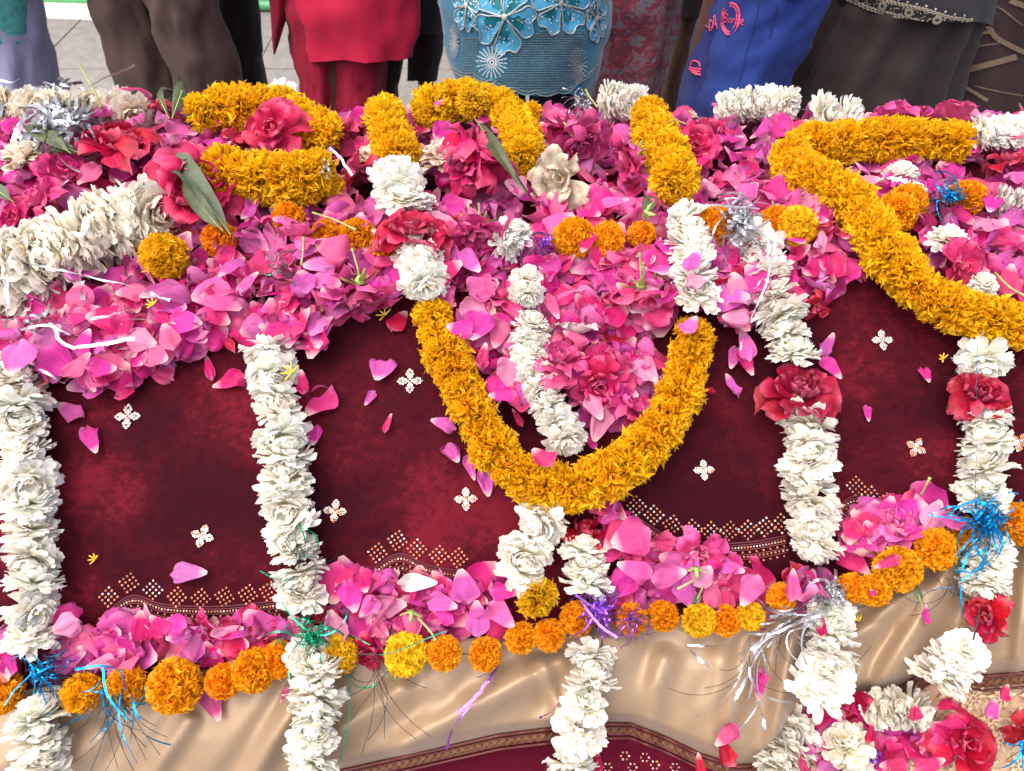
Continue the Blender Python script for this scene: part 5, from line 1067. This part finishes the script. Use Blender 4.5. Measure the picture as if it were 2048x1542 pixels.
# 8 bare brown legs
Y = 2.6; r = person('person with bare brown legs standing between floral dress and jeans'); body(r, (px(1360, 150, Y), px(1420, 150, Y)), Y, 1.35, .5)
garment(r, 'leg', [(-60, 1350, 1440), (30, 1352, 1405), (90, 1345, 1384), (150, 1328, 1362), (200, 1322, 1362), (300, 1330, 1370), (430, 1335, 1372)], Y, .05, SKIN, nrow=20)
garment(r, 'leg', [(-60, 1400, 1460), (40, 1400, 1440), (430, 1400, 1440)], Y + .04, .05, SKIN, nrow=20)
garment(r, 'shorts', [(-260, 1345, 1470), (-60, 1345, 1470), (35, 1350, 1465)], Y, .12, fabric('dark_brown_shorts', (.03, .018, .02)), nrow=16)
# 9 jeans with pink prints
Y = 1.85; r = person('child in blue jeans with pink prints at the right of the middle'); body(r, (px(1420, 120, Y), px(1560, 120, Y)), Y, 1.25, .5)
MJ = fabric('blue_denim', (.016, .036, .19), .8, 700, amt=.3, nsc=7); MJ2 = fabric('navy_denim', (.018, .026, .13), .8, 700, amt=.25, nsc=7)
j2 = garment(r, 'jeans_leg', [(-90, 1425, 1530), (0, 1420, 1520), (60, 1396, 1500), (140, 1376, 1470), (210, 1360, 1440), (420, 1330, 1400)], Y + .05, .09, MJ2, wr=.008, folds=.004, nf=4)
j1 = garment(r, 'jeans_leg', [(-90, 1455, 1680), (0, 1448, 1655), (60, 1440, 1625), (120, 1424, 1595), (210, 1402, 1550), (420, 1390, 1500)], Y - .04, .11, MJ, wr=.010, folds=.004, nf=4, ph=1)
garment(r, 'shirt', [(-420, 1500, 1600), (-340, 1440, 1670), (-60, 1450, 1680), (-4, 1510, 1590)], Y - .05, .12, mr_, nrow=20)
M_PINK = simple('pink_print', (.75, .08, .19), .7); M_SEAM = simple('navy_seam', (.012, .02, .08), .8)
def strokes(bvh, L, rr, name='print', mat=None):
    g = MB()
    for P in L: poly_on(bvh, P, .0025, rr, g)
    if g.n: g.obj(name, mat or M_PINK, r)
def either(L, rr):
    for k, b_ in ((0, j1), (1, j2)): pass
JALL = None
def onj(u, v, off=.003):
    a = onmesh(j1, u, v, off); b = onmesh(j2, u, v, off)
    if a and b: return a if (a[0] - CAM).length < (b[0] - CAM).length else b
    return a or b
def jst(L, rr, name='printed_lettering'):
    g = MB()
    for P in L:
        Q = catmull(np.array([(a, b, 0) for a, b in P]), 5); pts = [onj(a, b) for a, b, _ in Q]; pts = [p[0] for p in pts if p]
        if len(pts) > 1: tube(g, pts, rr, 5)
    g.obj(name, M_PINK, r)
def ell(cx, cy, a, b, t0, t1, rot=0, n=14): return [(cx + a * math.cos(R(t0 + (t1 - t0) * i / n)) * math.cos(rot) - b * math.sin(R(t0 + (t1 - t0) * i / n)) * math.sin(rot), cy + a * math.cos(R(t0 + (t1 - t0) * i / n)) * math.sin(rot) + b * math.sin(R(t0 + (t1 - t0) * i / n)) * math.cos(rot)) for i in range(n + 1)]
jst([ell(1463, 37, 18, 33, -110, 50, .12), ell(1463, 37, 12, 26, -110, 50, .12), ell(1463, 37, 18, 33, 80, 215, .12), ell(1463, 37, 13, 27, 80, 215, .12), ell(1464, 37, 15.5, 30, -105, 30, .12), ell(1463, 37, 15.5, 30, 85, 205, .12)], .0013, 'printed_ring')
jst([[(1452, 24), (1451, 33), (1450, 42)], [(1452, 26), (1457, 27), (1456, 33), (1451, 34), (1457, 38), (1455, 43), (1450, 42)],       # B
     [(1464, 36), (1460, 37), (1460, 43), (1464, 44), (1465, 37), (1465, 45)],                                                            # a
     [(1468, 37), (1467, 46)], [(1468, 40), (1470, 37), (1472, 38)],                                                                     # r
     [(1476, 30), (1474, 47)], [(1475, 41), (1478, 39), (1479, 45), (1474, 47)], [(1481, 40), (1480, 48)], [(1482, 35), (1482, 36)],        # b i
     [(1484, 45), (1488, 43), (1487, 39), (1484, 41), (1484, 48), (1489, 49)]], .0009)                                                    # e
jst([[(1422, 38), (1420, 60)], [(1422, 40), (1429, 46), (1426, 58), (1419, 60)], [(1431, 30), (1425, 60)], [(1431, 30), (1437, 58)], [(1428, 48), (1437, 48)], [(1414, 50), (1420, 56)]], .0011)
jst([[(1384, 130), (1386, 124), (1394, 122), (1400, 126), (1402, 134)], [(1381, 134), (1392, 137), (1404, 138)], [(1380, 137), (1391, 143), (1403, 150)], [(1384, 142), (1394, 148), (1402, 148)], [(1382, 139), (1394, 142), (1403, 143)]], .0018, 'printed_bag')
g = MB(); poly_on(j1, [(1520, 0), (1510, 50), (1492, 110), (1470, 200)], .002, .0008, g); poly_on(j1, [(1555, 5), (1548, 40), (1540, 75)], .002, .0008, g); g.obj('seam', M_SEAM, r)
# 10 black skirt and tunic with embroidered border
Y = 1.95; r = person('person in a black pleated skirt and tunic with a silver embroidered border'); body(r, (px(1720, 150, Y), px(1830, 150, Y)), Y, 1.6)
MS = fabric('black_skirt_cloth', (.038, .026, .026), .85, 300, amt=.25, nsc=10); MT = fabric('black_tunic_cloth', (.028, .024, .028), .85, 300, amt=.2)
garment(r, 'skirt', [(-160, 1700, 1960), (0, 1655, 1958), (60, 1630, 1940), (120, 1600, 1915), (210, 1555, 1890), (420, 1480, 1850)], Y, .17, MS, folds=.024, nf=13, wr=.006, nseg=170)
def hemt(u): return interp(u, [(1600, -60), (1690, 0), (1740, 22), (1790, 36), (1850, 50), (1900, 66), (1935, 72), (2000, 60)])
tb = garment(r, 'tunic', [(-760, 1810, 1900), (-650, 1720, 1980), (-200, 1680, 1975), (0, 1665, 1965), (80, 1680, 1942)], Y - .01, .19, MT, folds=.006, nf=5, hem=hemt, nseg=120)
M_EMBR = simple('old_silver_embroidery', (.42, .36, .28), .45, .4)
g = MB()
for dv, am in ((-4, 1.5), (-9, 1.2), (-30, 1.5), (-34, 1.0)): poly_on(tb, [(u, hemt(u) + dv + am * (-1) ** i) for i, u in enumerate(range(1690, 1945, 4))], .004, .0011, g)
g.obj('zigzag_trim', M_EMBR, r); g = MB()
for u in range(1700, 1942, 5):
    for k in range(2): disc(g, tb, u + random.uniform(-2, 2), hemt(u) - random.uniform(11, 28), 1.7, .005, n=5)
g.obj('embroidery_beads', M_EMBR, r, kind='stuff')
for u in (1715, 1768, 1820, 1874, 1925):
    h = onmesh(tb, u, hemt(u) - 20, .006)
    if h: g = MB(); ringmesh(g, h[0], h[1], .0095, 0, seg=16); g.obj('embroidered_ring', M_EMBR, r)
g = MB()
for i, u in enumerate(range(1745, 1930, 18)): disc(g, tb, u, hemt(u) - 40, 2.6, .005, n=4)
g.obj('diamond_stones', simple('clear_stone', (.75, .78, .8), .2, .5), r, kind='stuff')
# 11 brown net scarf with gold ribbons
Y = 2.15; r = person('person in a brown dress with gold ribbon edging at the right edge'); body(r, (px(2000, 150, Y), px(2100, 150, Y)), Y, 1.6)
MN = fabric('brown_net', (.065, .038, .040), .85, 300, amt=.25, nsc=12)
nb = garment(r, 'dress', [(-760, 2020, 2110), (-640, 1940, 2210), (0, 1925, 2200), (100, 1905, 2190), (200, 1885, 2190), (420, 1850, 2200)], Y, .16, MN, folds=.012, nf=8, nseg=110)
M_RIB = simple('dull_gold_ribbon', (.36, .25, .17), .5, .3, 300, .4)
def rib(P, w):
    g = MB(); Q = catmull(np.array([(a, b, 0) for a, b in P]), 5); L = [onmesh(nb, a, b, .004) for a, b, _ in Q]; L = [l for l in L if l]
    if len(L) > 1: ribbon(g, [l[0] for l in L], w, [l[1] for l in L]); g.obj('gold_ribbon', M_RIB, r)
for P, w in [([(1938, 40), (1975, 50), (1995, 75), (2048, 102), (2100, 120)], .012), ([(1925, 75), (1950, 68), (1985, 62)], .007), ([(1898, 158), (1940, 138), (2035, 112)], .016), ([(1900, 160), (1935, 175), (1975, 200)], .009), ([(1960, 4), (1995, 12), (2048, 50)], .003), ([(2020, 0), (2060, 14)], .012), ([(1950, 170), (1990, 180), (2048, 190)], .003), ([(1910, 130), (1950, 95), (2000, 85)], .003)]: rib(P, w)
bpy.context.view_layer.update()
